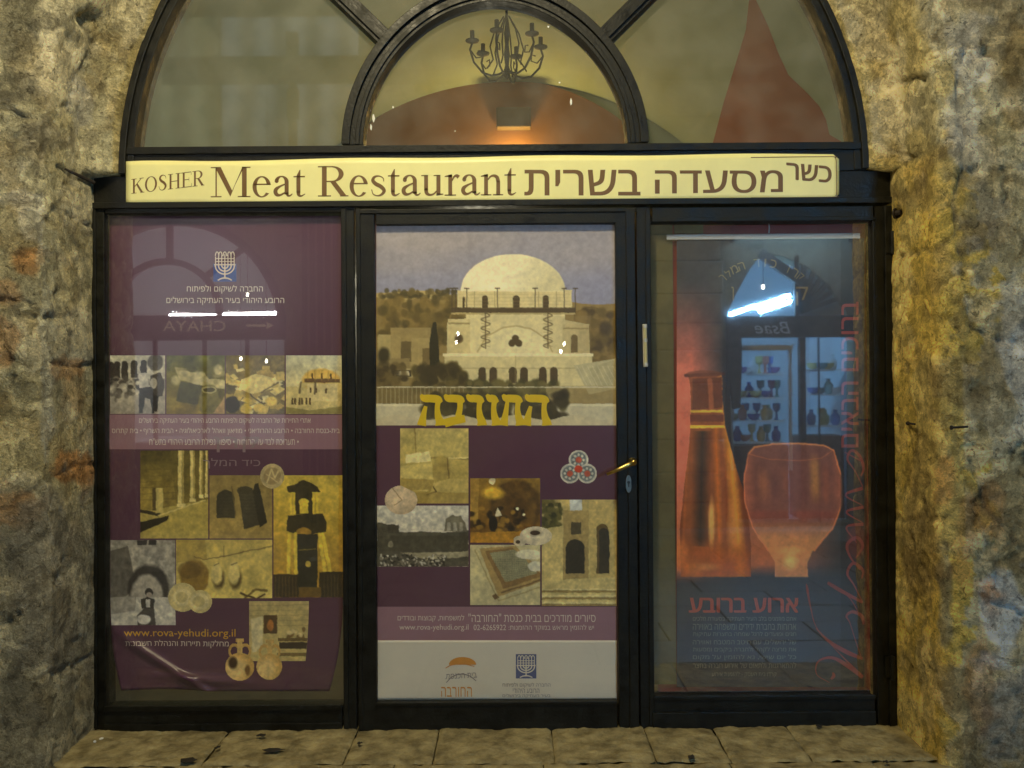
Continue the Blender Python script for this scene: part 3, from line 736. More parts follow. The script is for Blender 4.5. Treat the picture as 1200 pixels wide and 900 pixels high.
    def mesh(s, name, place, layer, m, parent, gain=1.3, keep=None):
        A = linarr(s.out())*gain; x0, y0, x1, y1 = s.b
        gx = np.linspace(x0, x1, s.nx+1); gy = np.linspace(y0, y1, s.ny+1)
        vs = [tuple(place(x, y, layer)) for y in gy for x in gx]
        n = s.nx+1
        ii = np.arange(s.ny*s.nx); j = ii//s.nx; i = ii % s.nx
        F_ = np.stack([j*n+i, (j+1)*n+i, (j+1)*n+i+1, j*n+i+1], 1)
        if keep is not None:
            cxm = x0+(i+.5)/s.nx*(x1-x0); cym = y0+(j+.5)/s.ny*(y1-y0); F_ = F_[keep(cxm, cym)]
        me = bpy.data.meshes.new(name); me.from_pydata(vs, [], F_.tolist())
        ca = me.color_attributes.new('paint', 'FLOAT_COLOR', 'POINT')
        ca.data.foreach_set('color', np.concatenate([A.reshape(-1, 3), np.ones((A.shape[0]*A.shape[1], 1))], 1).astype(np.float32).ravel())
        for p in me.polygons: p.use_smooth = True
        if keep is not None:
            bm = bmesh.new(); bm.from_mesh(me); bmesh.ops.delete(bm, geom=[v_ for v_ in bm.verts if not v_.link_faces], context='VERTS'); bm.to_mesh(me); bm.free()
        return link(name, me, m, parent)
M_print = vcol_mat('printed_paper', .42, fine=.04, fscale=300, spec=.4)
def pm_(name, c, rough=.42): return mat(name, lin(c), rough, var=.04, scale=30)
PURPLE = (98, 60, 80); BAND = (164, 122, 134); CREAM = (205, 190, 150)
M_purple = mat('purple_print', lin(PURPLE), .3, var=.06, scale=9, spec=.5)
M_band = mat('mauve_print', lin(BAND), .36, var=.05, scale=9)
M_white_print = mat('pale_print', lin((236, 226, 204)), .4, var=.03, scale=7)
M_ltxt = pm_('pale_lettering', (238, 222, 205)); M_ytxt = pm_('yellow_lettering', (236, 180, 40)); M_ydisp = pm_('gold_display_lettering', (246, 208, 20))
M_blue = pm_('emblem_blue', (60, 84, 160)); M_bluegray = pm_('emblem_grey_blue', (88, 96, 140)); M_gtxt = pm_('grey_lettering', (150, 138, 134)); M_orange = pm_('orange_print', (226, 152, 60))

def emblem(x0, y0, x1, y1, place, parent, mblue, mwhite, square=True):
    """menorah below a little city wall on a blue square"""
    sx = (x1-x0)/26.0; sy = (y1-y0)/37.0; P = lambda x, y, w_: (x0+x*sx, y0+y*sy, w_*sx)
    it = []
    if square: lay('emblem_ground', [(np.array(box4(x0, y0+(16*sy if mblue is M_blue else 0), x1, y1)), [(0, 1, 2, 3)])], place, 1.0, mblue, parent)
    cx = 13
    for r in (3.6, 7.2, 10.8): it.append(stroke([P(cx-r*math.cos(t), 18+r*.95*math.sin(t), 1.5) for t in np.linspace(0, math.pi, 11)], 3))
    it.append(stroke([P(cx, 16, 1.6), P(cx, 33, 1.6)], 2)); it.append(stroke([P(5, 35.5, 1.4), P(9, 33.4, 1.6), P(13, 32.8, 1.8), P(17, 33.4, 1.6), P(21, 35.5, 1.4)], 4))
    it.append(stroke([P(1, 17.2, 1.4), P(25, 17.2, 1.4)], 2))
    for x in (2.5, 6, 9.5, 13, 16.5, 20, 23.5): it.append(stroke([P(x, 17, 1.1), P(x, 5+abs(x-13)*.25, 1.1)], 2))
    for y in (13.5, 10): it.append(stroke([P(2.5, y, .9), P(23.5, y, .9)], 2))
    for x in (4.2, 8, 13, 18, 21.8): it.append(stroke([P(x-2, 7, 1.1), P(x-1.3, 3.4, 1.1), P(x, 2.2, 1.1), P(x+1.3, 3.4, 1.1), P(x+2, 7, 1.1)], 3))
    e = []
    for k, s_ in enumerate(it):
        e.append(s_)
    vs = []; fs = []
    for k, (v, f) in enumerate(e):
        b = len(vs); vs += [tuple(place(p[0], p[1], 2+.05*k)) for p in v]; fs += [tuple(i+b for i in q) for q in f]
    me = bpy.data.meshes.new('emblem'); me.from_pydata(vs, [], fs); link('emblem', me, mwhite, parent)

def paper(name, x0, y0, x1, y1, place, m, parent, step=6, keep=None, layer=0):
    nx = int((x1-x0)/step); ny = int((y1-y0)/step)
    vs = [tuple(place(x0+(x1-x0)*i/nx, y0+(y1-y0)*j/ny, layer)) for j in range(ny+1) for i in range(nx+1)]
    fs = [(j*(nx+1)+i, (j+1)*(nx+1)+i, (j+1)*(nx+1)+i+1, j*(nx+1)+i+1) for j in range(ny) for i in range(nx)]
    me = bpy.data.meshes.new(name); me.from_pydata(vs, [], fs)
    for p in me.polygons: p.use_smooth = True
    o = link(name, me, m, parent)
    s_ = o.modifiers.new('thick', 'SOLIDIFY'); s_.thickness = .0012; s_.offset = -1
    return o

# ------------------------------------------------------------------ LEFT POSTER
YP = .012
pl = empty('poster', W(265, 812, YP)); b1 = Vector(pl.location)
tag(pl, 'purple poster with curled lower corners and many small photographs in the left window', 'poster')
def place_l(px, py, l=0):
    # print hangs nearly flat; its lower corners have come loose and roll up
    k = max(0, (py-700)/113.0); kk = k*k
    left = max(0, 1-(px-128)/120.0); right = max(0, 1-(402-px)/90.0)
    x = px + kk*14*left - kk*20*right*.8
    y_ = py - kk*(3+6*left*math.exp(-((px-215)/60)**2))
    # ridge of the fold
    fx = 135 + 100*max(0, (py-735)/75.0)**1.3
    ridge = .018*math.exp(-((px-fx)/9.0)**2)*min(1, max(0, (py-725)/40))
    fold2 = .018*math.exp(-((py-(797+.06*(px-200)))/4.5)**2)*math.exp(-((px-235)/50)**2)
    wav = .0012*math.sin(px/31.0+py/57.0) + .0010*math.sin(py/23.0)
    dep = YP - .0006*l - ridge - fold2 - .012*kk*left*max(0, 1-(px-128)/40) + wav*.6 + .012*kk*right
    return W(x, y_, dep) - b1
paper('paper', 128, 253, 402, 813, place_l, M_purple, pl, 3.5)
lay('caption_band', [(np.array([(128+2*i, yy) for yy in (486, 526.5) for i in range(138)]), [(i, i+1, 138+i+1, 138+i) for i in range(137)])], place_l, 1, M_band, pl)
emblem(250, 293, 277, 330, place_l, pl, M_blue, M_ltxt)
lay('lettering', [T('החברה לשיקום ולפיתוח', (219, 334, 308, 344)), T('הרובע היהודי בעיר העתיקה בירושלים', (195, 347.5, 333, 357.5))], place_l, 1, M_ltxt, pl)
lay('lettering', [T('אתרי התיירות של החברה לשיקום ולפיתוח הרובע היהודי בעיר העתיקה בירושלים', (163, 489, 364, 497.5)),
                  T('בית-כנסת החורבה • הרובע ההרודיאני • מוזיאון וואהל לארכיאולוגיה • הבית השרוף • בית קתרוס', (131, 501, 398, 509.5)),
                  T('• תערוכת לבד על החומות • סיפור נפילת הרובע היהודי בתש"ח', (175, 513, 350, 521.5))], place_l, 2, M_ltxt, pl)
lay('lettering', [T('www.rova-yehudi.org.il', (143.5, 737.5, 276, 749.5), False)], place_l, 1, M_ytxt, pl)
lay('lettering', [T('מחלקות תיירות והנהלת חשבונות', (144, 751, 268, 760.5))], place_l, 1, M_ltxt, pl)

BWd, BWm, BWl = (46, 42, 40), (128, 120, 108), (208, 198, 176)
c = Cv(129, 416.5, 193.5, 485, BWl)                                   # people beneath arches
c.grad(416, (205, 198, 175), 485, (165, 155, 138)); c.put((c.Y < 425+3*np.sin(c.X/9)).astype(float)*(c.X < 176), (196, 190, 165))
for x in (130, 137, 146, 157, 168): c.arch(x-3.5, x+4, 424-(x-130)*.06, 443, BWd)
c.ell(182, 425, 9, 10, (90, 84, 76)); c.rect(129, 444, 193, 452, (120, 112, 100), .7)
c.spots(50, 129, 440, 165, 462, 1.5, 4, [BWd, (70, 64, 58), BWm, BWl], 3); c.spots(14, 128, 452, 150, 470, 2, 5, [BWl, (90, 84, 78)], 4, .7)
c.ell(167, 432, 3.5, 4.5, BWd); c.poly([(162, 437), (172, 437), (175, 456), (163, 456)], (190, 182, 165)); c.poly([(163, 455), (178, 453), (183, 470), (181, 484), (178, 484), (176, 468), (170, 466), (167, 484), (163, 484), (163, 465)], BWd)
c.poly([(176, 440), (188, 436), (193, 450), (190, 464), (182, 466), (176, 452)], (74, 68, 62)); c.ell(180, 449, 4, 6, BWl, .8); c.poly([(180, 463), (186, 464), (184, 482), (180, 482)], BWd)
c.tex(5, .22, 1).mesh('printed_photo', place_l, 1, M_print, pl)
c = Cv(195, 416.5, 263.5, 485, (120, 110, 52))                         # dig with a clay jar
c.grad(416, (92, 92, 48), 485, (140, 118, 50)); c.tex(14, .35, 5)
c.poly([(205, 430), (222, 436), (240, 437), (244, 444), (263, 445), (263, 456), (238, 452), (210, 445)], (190, 176, 120)); c.spots(16, 206, 432, 262, 452, 2, 6, [(206, 192, 138), (160, 146, 92)], 6, .8)
c.poly([(212, 447), (237, 452), (232, 474), (206, 470)], (66, 64, 36), .8); c.ell(245, 470, 12, 20, (120, 110, 56)); c.ell(245, 457, 9, 4, (190, 176, 116)); c.ell(245, 457, 7, 2.8, (90, 80, 44)); c.poly([(263, 464), (250, 485), (263, 485)], (196, 160, 104))
c.tex(6, .2, 7).mesh('printed_photo', place_l, 1, M_print, pl)
c = Cv(264.5, 416.5, 333.5, 485, (112, 96, 50))                       # heap of cut stones
c.tex(10, .4, 9)
g_ = np.random.default_rng(5)
for i in range(52):
    x, y = g_.uniform(264, 334), g_.uniform(430, 485); s_ = g_.uniform(3, 8); an = g_.uniform(0, 3)
    cc = [(232, 208, 120), (205, 178, 92), (240, 222, 150), (180, 152, 74)][g_.integers(4)]
    c.poly([(x+s_*1.4*math.cos(an+k*1.57+.25*(-1)**k), y+s_*.9*math.sin(an+k*1.57+.25*(-1)**k)) for k in range(4)], cc, .95)
c.poly([(283, 445), (300, 438), (322, 443), (318, 456), (295, 462), (280, 455)], (236, 214, 134)); c.line([(293, 462), (309, 474)], 1.4, (60, 48, 24)); c.line([(306, 460), (326, 448)], 1.6, (90, 74, 36)); c.ell(272, 474, 9, 10, (52, 42, 28))
for x, y in ((288, 479), (304, 478), (318, 470)): c.ell(x, y, 7, 5.5, (226, 196, 96), soft=.3)
c.tex(4, .16, 4).mesh('printed_photo', place_l, 1, M_print, pl)
c = Cv(335, 416.5, 402, 485, (214, 204, 160))                         # round building with a terrace
c.grad(416, (205, 202, 172), 455, (222, 206, 150)); c.put(((c.Y > 453)).astype(float), (214, 194, 130)); c.ell(376, 446, 22, 14, (222, 184, 96)); c.rect(350, 449, 402, 453, (214, 194, 130))
c.rect(357, 444, 398, 448.5, (110, 84, 58)); c.rect(360, 450, 396, 470, (226, 206, 146))
for x in (361, 369, 377, 385, 393): c.line([(x, 434), (x, 446)], .8, (170, 130, 70))
for x, y in ((366, 440), (377, 440), (388, 440), (364, 456), (371, 456), (382, 457)): c.rect(x-1, y-2, x+1, y+4, (80, 58, 36))
c.line([(353, 448), (351, 460)], 2.5, (110, 96, 70)); c.line([(370, 449), (369, 461)], 2.5, (110, 96, 70))
for x in (343, 346, 351, 354, 359, 363): c.arch(x-1, x+1.2, 466, 474, (84, 66, 40))
c.poly([(335, 476), (360, 481), (402, 476), (402, 485), (335, 485)], (150, 138, 84)); c.tex(8, .1, 12).mesh('printed_photo', place_l, 1, M_print, pl)
c = Cv(164.5, 528, 244, 631, (150, 128, 56))                           # colonnade
c.grad(528, (84, 74, 34), 575, (150, 128, 58)); c.tex(7, .25, 13)
for y in range(542, 590, 7): c.line([(164, y+2), (214, y)], .8, (96, 80, 38), .7)
c.poly([(164, 600), (230, 588), (244, 585), (244, 631), (164, 631)], (186, 164, 84)); c.poly([(200, 528), (244, 528), (244, 586), (206, 592)], (110, 96, 44), .6)
for x, wd, yb in ((212, 7, 592), (225.5, 5.5, 586), (235.5, 4, 582), (242, 3, 581)):
    c.rect(x-wd/2, 528, x+wd/2, yb, (228, 206, 126)); c.rect(x+wd*.1, 528, x+wd/2, yb, (168, 146, 76), .8); c.rect(x-wd*.7, yb-2, x+wd*.7, yb+2, (236, 216, 140))
c.poly([(164, 612), (198, 604), (196, 610), (164, 624)], (44, 38, 20)); c.poly([(164, 597), (188, 601), (186, 605), (164, 601)], (52, 44, 24)); c.rect(182, 572, 191, 601, (206, 184, 106)); c.rect(179, 572, 183, 598, (88, 72, 36))
c.line([(186, 604), (240, 586)], 1.6, (226, 206, 130)); c.tex(4, .12, 14).mesh('printed_photo', place_l, 1, M_print, pl)
c = Cv(245.5, 557, 319, 631, (158, 134, 74))                           # dark stone tablets
c.grad(557, (150, 128, 74), 631, (168, 142, 78)); c.tex(12, .12, 15)
c.arch(254, 275, 574, 607, (66, 60, 42)); c.poly([(279, 572), (296, 572), (304, 615), (286, 620)], (70, 64, 46)); c.ell(287, 575, 9, 5, (66, 60, 42)); c.poly([(299, 567), (303, 566), (313, 613), (304, 618), (296, 577)], (52, 46, 32)); c.line([(272, 570), (276, 604)], 1.5, (110, 92, 52))
for y in range(580, 606, 4): c.line([(256, y), (273, y)], .7, (84, 76, 54), .7); c.line([(281+(y-580)*.15, y), (298+(y-580)*.15, y)], .7, (88, 80, 58), .7)
c.tex(5, .12, 16).mesh('printed_photo', place_l, 1, M_print, pl)
c = Cv(320.5, 557, 402, 700, (196, 158, 54))                           # tall ornate ark
c.grad(557, (212, 184, 78), 700, (176, 132, 40)); c.tex(18, .16, 17)
dk = (62, 54, 32); yl = (232, 200, 70)
c.poly([(336, 571), (350, 566), (361, 564), (372, 571), (376, 577), (338, 577)], dk); c.ell(356, 568, 7, 5, dk); c.rect(346, 577, 366, 603, dk); c.rect(351, 590, 361, 602, yl); c.ell(356, 588, 6, 4, yl)
for x in (341, 345, 367, 371): c.line([(x, 578), (x+(1 if x > 356 else 0), 602)], 2.4, yl)
c.poly([(338, 604), (378, 602), (383, 613), (382, 623), (366, 626), (345, 626), (336, 622), (336, 611)], dk); c.ell(356, 624, 9, 6, (170, 130, 50)); c.rect(348, 626, 372, 700, (52, 48, 32))
for x0, x1 in ((339, 338), (346, 347), (374, 381), (378, 387)): c.line([(x0, 626), (x1, 671)], 4.2, yl)
c.line([(350, 645), (370, 643)], 1, yl, .7); c.ell(361, 661, 3, 4, (200, 170, 70)); c.rect(320, 673, 349, 700, (62, 50, 28)); c.rect(374, 670, 402, 700, (58, 48, 28)); c.rect(350, 688, 376, 700, (110, 84, 34))
for x in range(323, 348, 4): c.line([(x, 676), (x, 700)], .9, (104, 84, 44))
for x in range(380, 402, 4): c.line([(x, 674), (x, 700)], .9, (96, 78, 42))
c.tex(5, .15, 18).mesh('printed_photo', place_l, 1, M_print, pl)
c = Cv(129.5, 633, 205.5, 733, (150, 142, 126))                        # old street arch, a child sitting
c.grad(633, (156, 148, 132), 733, (196, 188, 168)); c.tex(5, .3, 19)
c.rect(161, 633, 172, 639, BWd); c.rect(174, 633, 183, 639, BWd); c.poly([(129, 646), (150, 640), (160, 690), (129, 712)], (84, 78, 70), .75)
c.ell(174, 690, 24, 28, (60, 55, 50)); c.ell(172, 700, 19, 27, (176, 166, 148)); c.poly([(129, 700), (205, 700), (205, 733), (129, 733)], (206, 198, 180)); c.poly([(129, 700), (160, 698), (158, 716), (129, 720)], (150, 142, 128), .7)
c.ell(174.5, 694, 4.5, 5, BWd); c.ell(174.5, 697, 3, 3.2, (176, 160, 140)); c.poly([(165, 702), (172, 699), (181, 702), (180, 713), (166, 713)], (58, 54, 48)); c.rect(171, 702, 176, 712, (206, 200, 186)); c.poly([(160, 722), (168, 713), (180, 713), (182, 733), (160, 733)], (80, 74, 68)); c.ell(168, 726, 8, 6, (222, 214, 198))
c.tex(4, .18, 20).mesh('printed_photo', place_l, 1, M_print, pl)
c = Cv(206.5, 632.5, 319, 701, (206, 182, 96))                         # masonry with sandals
c.grad(632, (196, 172, 88), 701, (214, 190, 104)); c.tex(20, .2, 21); c.poly([(207, 632), (240, 632), (243, 655), (207, 660)], (168, 142, 62), .8); c.ell(228, 676, 17, 20, (150, 118, 48)); c.ell(222, 668, 14, 10, (112, 86, 36), .7)
c.line([(228, 652), (238, 656), (262, 652), (319, 640)], 1.3, (116, 92, 42)); c.line([(262, 652), (262, 640)], 1, (130, 104, 50))
for x in (254, 274): c.ell(x+2, 678, 7, 12, (88, 70, 32), soft=.5); c.ell(x, 672, 6.5, 13, (222, 200, 122), soft=.3); c.line([(x-3, 662), (x+3, 660)], 1.2, (110, 86, 40))
c.line([(288, 700), (300, 690), (312, 692)], 3, (96, 76, 36), .8); c.line([(282, 695), (300, 702), (310, 696)], 2.4, (80, 60, 28)); c.tex(6, .1, 22).mesh('printed_photo', place_l, 1, M_print, pl)
c = Cv(292, 704.5, 362, 776, (196, 174, 112))                          # museum room
c.grad(704, (186, 166, 108), 776, (206, 182, 112)); 
for y in range(710, 740, 6): c.line([(292, y), (362, y-1)], .7, (150, 128, 76), .8)
c.rect(309, 721, 325, 743, (84, 62, 32)); c.ell(317, 733, 4, 7, (170, 110, 52)); c.poly([(294, 726), (308, 722), (308, 760), (296, 766)], (216, 200, 148)); c.rect(326, 748, 362, 752, (110, 88, 50)); c.rect(328, 753, 362, 761, (62, 50, 34)); c.rect(326, 766, 362, 770, (130, 106, 60)); c.spots(12, 336, 736, 360, 748, 1.5, 4, [(226, 204, 140), (120, 90, 44)], 23, .9)
c.tex(4, .1, 24).mesh('printed_photo', place_l, 1, M_print, pl)
# cut-out finds printed over the photographs
def cutout(name, cx, cy, rx, ry, place, parent, layer, painter, shape=None):
    c = Cv(cx-rx, cy-ry, cx+rx, cy+ry, (190, 170, 120), .6); painter(c)
    c.mesh(name, place, layer, M_print, parent, keep=shape or (lambda X, Y: ((X-cx)/rx)**2+((Y-cy)/ry)**2 <= 1))
def p_coin(c): c.tex(4, .2, 31); c.ell(319, 558, 10, 10, (150, 126, 84), .8); c.line([(313, 565), (318, 550), (322, 560), (326, 552)], 2, (206, 186, 130)); c.line([(312, 556), (325, 565)], 1.5, (200, 178, 124))
cutout('printed_coin', 319, 558, 14, 14.5, place_l, pl, 2, p_coin)
def p_plate(cx, cy): 
    def f_(c): c.put(np.ones(c.X.shape), (216, 196, 132)); c.ell(cx, cy, 11, 10, (226, 208, 150)); c.ell(cx-1, cy, 7, 6, (204, 184, 122)); c.tex(6, .1, 33)
    return f_
cutout('printed_plate', 214, 700, 17, 17, place_l, pl, 2, p_plate(214, 700)); cutout('printed_plate', 234.5, 705, 14, 13.5, place_l, pl, 2.6, p_plate(234, 705))
def p_jug(cx, cy, spot):
    def f_(c):
        c.put(np.ones(c.X.shape), (200, 158, 84)); c.ell(cx-4, cy+2, 13, 13, (234, 200, 128), soft=.8)
        if spot: c.ell(cx-8, cy-5, 5, 7, (70, 50, 30), soft=.5); c.ell(cx+9, cy+4, 3, 6, (120, 84, 44), soft=.6)
        c.rect(cx-3.5, cy-34, cx+3.5, cy-16, (208, 172, 100)); c.tex(5, .1, 35)
    return f_
def jug_shape(cx, cy, r):
    def k(X, Y):
        body = (X-cx)**2+(Y-cy)**2 <= r*r; neck = (abs(X-cx) < 3.2)&(Y < cy)&(Y > cy-r-16); lip = (abs(X-cx) < 4.6)&(abs(Y-cy+r+15) < 2)
        han = [(abs(np.hypot((X-cx-s_*6.5)/5.5, (Y-cy+r+2)/7.5)-1) < .25) for s_ in (-1, 1)]
        return body | neck | lip | han[0] | han[1]
    return k
for cx, spot in ((281, True), (316.5, False)):
    cutout('printed_jug', cx, 775, 18, 34, place_l, pl, 2, p_jug(cx, 783, spot), jug_shape(cx, 783, 17 if spot else 16))

# ------------------------------------------------------------------ DOOR POSTER
YD = -.012
pdr = empty('poster', W(582, 817, YD)); b2 = Vector(pdr.location)
tag(pdr, 'poster of a white domed building above a purple grid of photographs behind the door glass', 'poster')
def place_d(px, py, l=0):
    k = max(0, (py-790)/28.0); lf = max(0, 1-(px-442)/22.0); rt = max(0, 1-abs(px-668)/14.0)
    return W(px, py, YD - .0006*l - .006*k*k*lf - .002*k*k*rt + .0006*math.sin(px/40.0+py/70.0)) - b2
paper('paper', 440, 262, 724, 820, place_d, M_purple, pdr, 5)
lay('caption_band', [(np.array([(442+4*i, yy) for yy in (711, 750.5) for i in range(71)]), [(i, i+1, 71+i+1, 71+i) for i in range(70)])], place_d, 1, M_band, pdr)
paper('pale_footer', 441, 750.5, 723, 820, place_d, M_white_print, pdr, 3.0, layer=1)
lay('lettering', [T('סיורים מודרכים בבית כנסת "החורבה"', (549, 719, 698, 729)), T('למשפחות, קבוצות ובודדים', (466, 720.5, 544, 729)),
                  T('יש להזמין מראש במוקד ההזמנות:', (596, 732, 696, 740)), T('02-6265922', (555, 732, 593, 738.5), False), T('www.rova-yehudi.org.il', (468, 731.5, 549, 740), False)], place_d, 2, M_ltxt, pdr)
emblem(604.5, 766.5, 628.5, 795, place_d, pdr, M_bluegray, M_white_print)
for o in [x for x in pdr.children if x.name.startswith('emblem')]: o.location.y -= .0008
lay('lettering', [T('החברה לשיקום ולפיתוח', (589, 800, 645, 806)), T('הרובע היהודי', (601, 807, 632, 812)), T('בעיר העתיקה בירושלים', (589, 813, 645, 818))], place_d, 3, M_gtxt, pdr)
lay('dome_mark', [polyp(*([(542+16*math.cos(t), 779-9*math.sin(t)) for t in np.linspace(0, math.pi, 20)])), stroke([(522, 783, .8), (530, 779, 1.4), (543, 778, 1.4), (556, 781, .8)], 6)], place_d, 3, M_orange, pdr)
lay('dome_outline', [stroke([(523, 800, .9), (530, 793, 1.1), (540, 790, 1.2), (550, 792, 1.1), (558, 798, .9)], 6), T('בית הכנסת', [(523, 790), (558, 788), (559, 794), (522, 796)])], place_d, 3, M_gtxt, pdr)
lay('lettering', [T('החורבה', (517, 805, 553, 816.5))], place_d, 3, M_orange, pdr)

Cv.GR = .06
c = Cv(441, 263.5, 723, 498.5, (150, 146, 156), .85)                  # the domed building
c.grad(263, (158, 150, 152), 335, (150, 148, 166)); c.ell(500, 285, 70, 14, (176, 164, 158), .5, 1.2); c.ell(690, 300, 50, 16, (172, 162, 160), .5, 1.2); c.ell(470, 310, 60, 10, (168, 158, 156), .4, 1.2)
hill = (c.Y > 341 + 3*np.sin(c.X/21) + (c.X-440)*.05); c.put(hill.astype(float), (150, 126, 72)); c.put((hill & (c.Y < 352+4*np.sin(c.X/9)) & (c.X < 540)).astype(float), (190, 166, 104))
c.spots(70, 442, 340, 535, 350, 1.5, 4, [(110, 94, 52), (80, 70, 40)], 41, .8)
c.put(((c.Y > 362+3*np.sin(c.X/7)) & (c.X > 672)).astype(float), (124, 100, 52))
c.spots(150, 448, 350, 540, 400, 3, 8, [(104, 86, 44), (140, 116, 60), (84, 72, 38), (124, 104, 54)], 42, .75); c.spots(110, 676, 366, 723, 420, 3, 8, [(112, 92, 46), (144, 118, 62), (80, 64, 34)], 43, .75)
for x0, y0, x1, y1, cc in ((443, 392, 470, 440, (188, 168, 110)), (458, 384, 505, 432, (168, 146, 92)), (470, 400, 490, 424, (104, 88, 52)), (443, 420, 480, 452, (150, 130, 82)), (482, 396, 512, 436, (176, 154, 98)), (457, 432, 484, 442, (206, 188, 132)), (495, 408, 506, 440, (120, 100, 58)), (508, 416, 530, 448, (160, 140, 90))): c.rect(x0, y0, x1, y1, cc, .9)
c.ell(450, 416, 7, 9, (62, 54, 30), soft=.5); c.rect(460, 434, 482, 441, (52, 44, 30)); c.rect(462, 435, 480, 440, (214, 200, 160))
c.poly([(504, 440), (503, 405), (507, 378), (511, 377), (514, 400), (516, 440)], (48, 44, 24))
st = (214, 198, 144); sh = (168, 148, 98); dk = (84, 68, 42)
c.poly([(524, 420), (524, 378), (546, 373), (650, 373), (690, 380), (691, 420)], st); c.rect(546, 366, 662, 420, (226, 210, 156)); c.rect(525, 374, 551, 420, (212, 194, 138)); c.ell(538, 379, 13, 5, st); c.rect(659, 380, 690, 420, (214, 196, 142)); c.rect(525, 378, 551, 380, sh); c.rect(660, 384, 690, 386, sh)
c.poly([(560, 416), (565, 400), (575, 389), (595, 383), (615, 383), (636, 392), (644, 402), (648, 416)], (232, 218, 166)); c.line([(560, 412), (570, 394), (590, 384), (605, 382), (622, 385), (640, 397), (647, 412)], 2, (196, 176, 120))
c.rect(536, 340, 670, 364, (222, 204, 148)); c.rect(545, 338, 662, 342, (236, 222, 172))
for x in (556, 580, 631, 652): c.line([(x, 342), (x, 362)], .9, sh)
c.put(c.em(601, 341, 61, 43, .02)*(c.Y < 341), (240, 228, 182)); c.put(c.em(570, 340, 40, 40, 1.4)*(c.Y < 341)*c.em(601, 341, 61, 43, .02), (250, 240, 200), .6); c.put(c.em(650, 345, 30, 40, 1.2)*(c.Y < 341)*c.em(601, 341, 61, 43, .02), (206, 192, 144), .6)
for x0, x1 in ((565, 572), (601, 609), (636, 643)): c.arch(x0, x1, 346, 366, dk)
c.arch(542, 545, 348, 364, dk)
c.rect(529, 360.5, 674, 367, (88, 72, 46)); c.rect(529, 366.5, 674, 368.5, (190, 170, 114))
for x in (530, 534, 547, 583, 627, 661, 674): c.line([(x, 338), (x, 366)], 1.1, (80, 66, 44)); c.line([(x-2.5, 338), (x+2.5, 338)], 1.5, (80, 66, 44))
for x in (569, 642):
    c.line([(x, 366), (x, 408)], 1.6, (112, 94, 60)); 
    c.line([(x+5.2*math.sin(k*.62), 367+k*1.0) for k in range(41)], 1.5, (96, 80, 50), .85)
    for k in range(8): c.line([(x-5, 369+k*5), (x+5, 371+k*5)], .7, (140, 120, 80), .7)
for y in range(345, 362, 4): c.line([(538, y), (668, y)], .5, sh, .45)
for y in range(420, 456, 5): c.line([(522, y), (692, y)], .5, sh, .4)
c.put(np.clip((c.X-640)/60, 0, 1)*((c.Y > 370)&(c.Y < 452)&(c.X > 640)&(c.X < 692)), (150, 128, 84), .45)
for dx, dy in ((-3.8, 3), (3.8, 3), (0, -2.5)): c.ell(604+dx, 399+dy, 4.2, 4.2, dk, soft=.2)
c.ell(538, 397, 5, 5.5, (120, 98, 58)); c.ell(538, 397, 3.4, 4, dk); c.arch(669, 677, 392, 413, (120, 100, 60))
c.rect(521, 415, 694, 455, (218, 202, 148)); c.rect(519, 414, 695, 417.5, (240, 226, 178)); c.rect(524, 431, 692, 432, sh, .6)
for x in (565, 578, 601, 614, 636, 649): c.arch(x-4.5, x+4.5, 430, 449, dk)
c.line([(604, 417), (604, 455)], 1, sh, .7)
c.poly([(672, 428), (723, 420), (723, 455), (690, 462)], (196, 184, 140)); c.poly([(690, 432), (712, 424), (723, 421), (723, 456), (700, 458)], (184, 172, 128), .9)
for x in range(676, 722, 6): c.line([(x, 429), (x+14, 456)], .7, (226, 214, 172), .8)
c.spots(90, 486, 430, 545, 455, 3, 8, [(86, 74, 40), (64, 54, 30), (110, 94, 50)], 44, .85); c.spots(110, 545, 448, 650, 462, 3, 7, [(92, 84, 46), (70, 64, 36), (116, 104, 60)], 45, .8)
c.spots(40, 440, 428, 475, 452, 3, 7, [(70, 58, 34), (110, 92, 52)], 46, .7)
c.rect(442, 452, 545, 475, (120, 104, 64), .75); c.rect(640, 452, 723, 475, (176, 156, 104), .7); c.rect(442, 453, 723, 454.2, (214, 204, 170))
for x in range(443, 545, 5): c.line([(x, 454), (x, 474)], .8, (200, 188, 150), .8)
c.put((c.Y > 474).astype(float), (208, 196, 160)); c.put(((c.Y > 473)&(c.Y < 476)).astype(float), (228, 216, 178)); c.tex(30, .07, 47, (c.Y > 474).astype(float))
c.spots(120, 500, 462, 662, 492, 4, 9, [(70, 62, 38), (86, 78, 46), (58, 50, 32)], 48, .85)
c.put((c.Y > 489+3*np.sin(c.X/11)).astype(float), (206, 192, 154))
c.tex(5, .06, 49).mesh('printed_photo', place_d, 1, M_print, pdr, gain=1.35)
dl = []
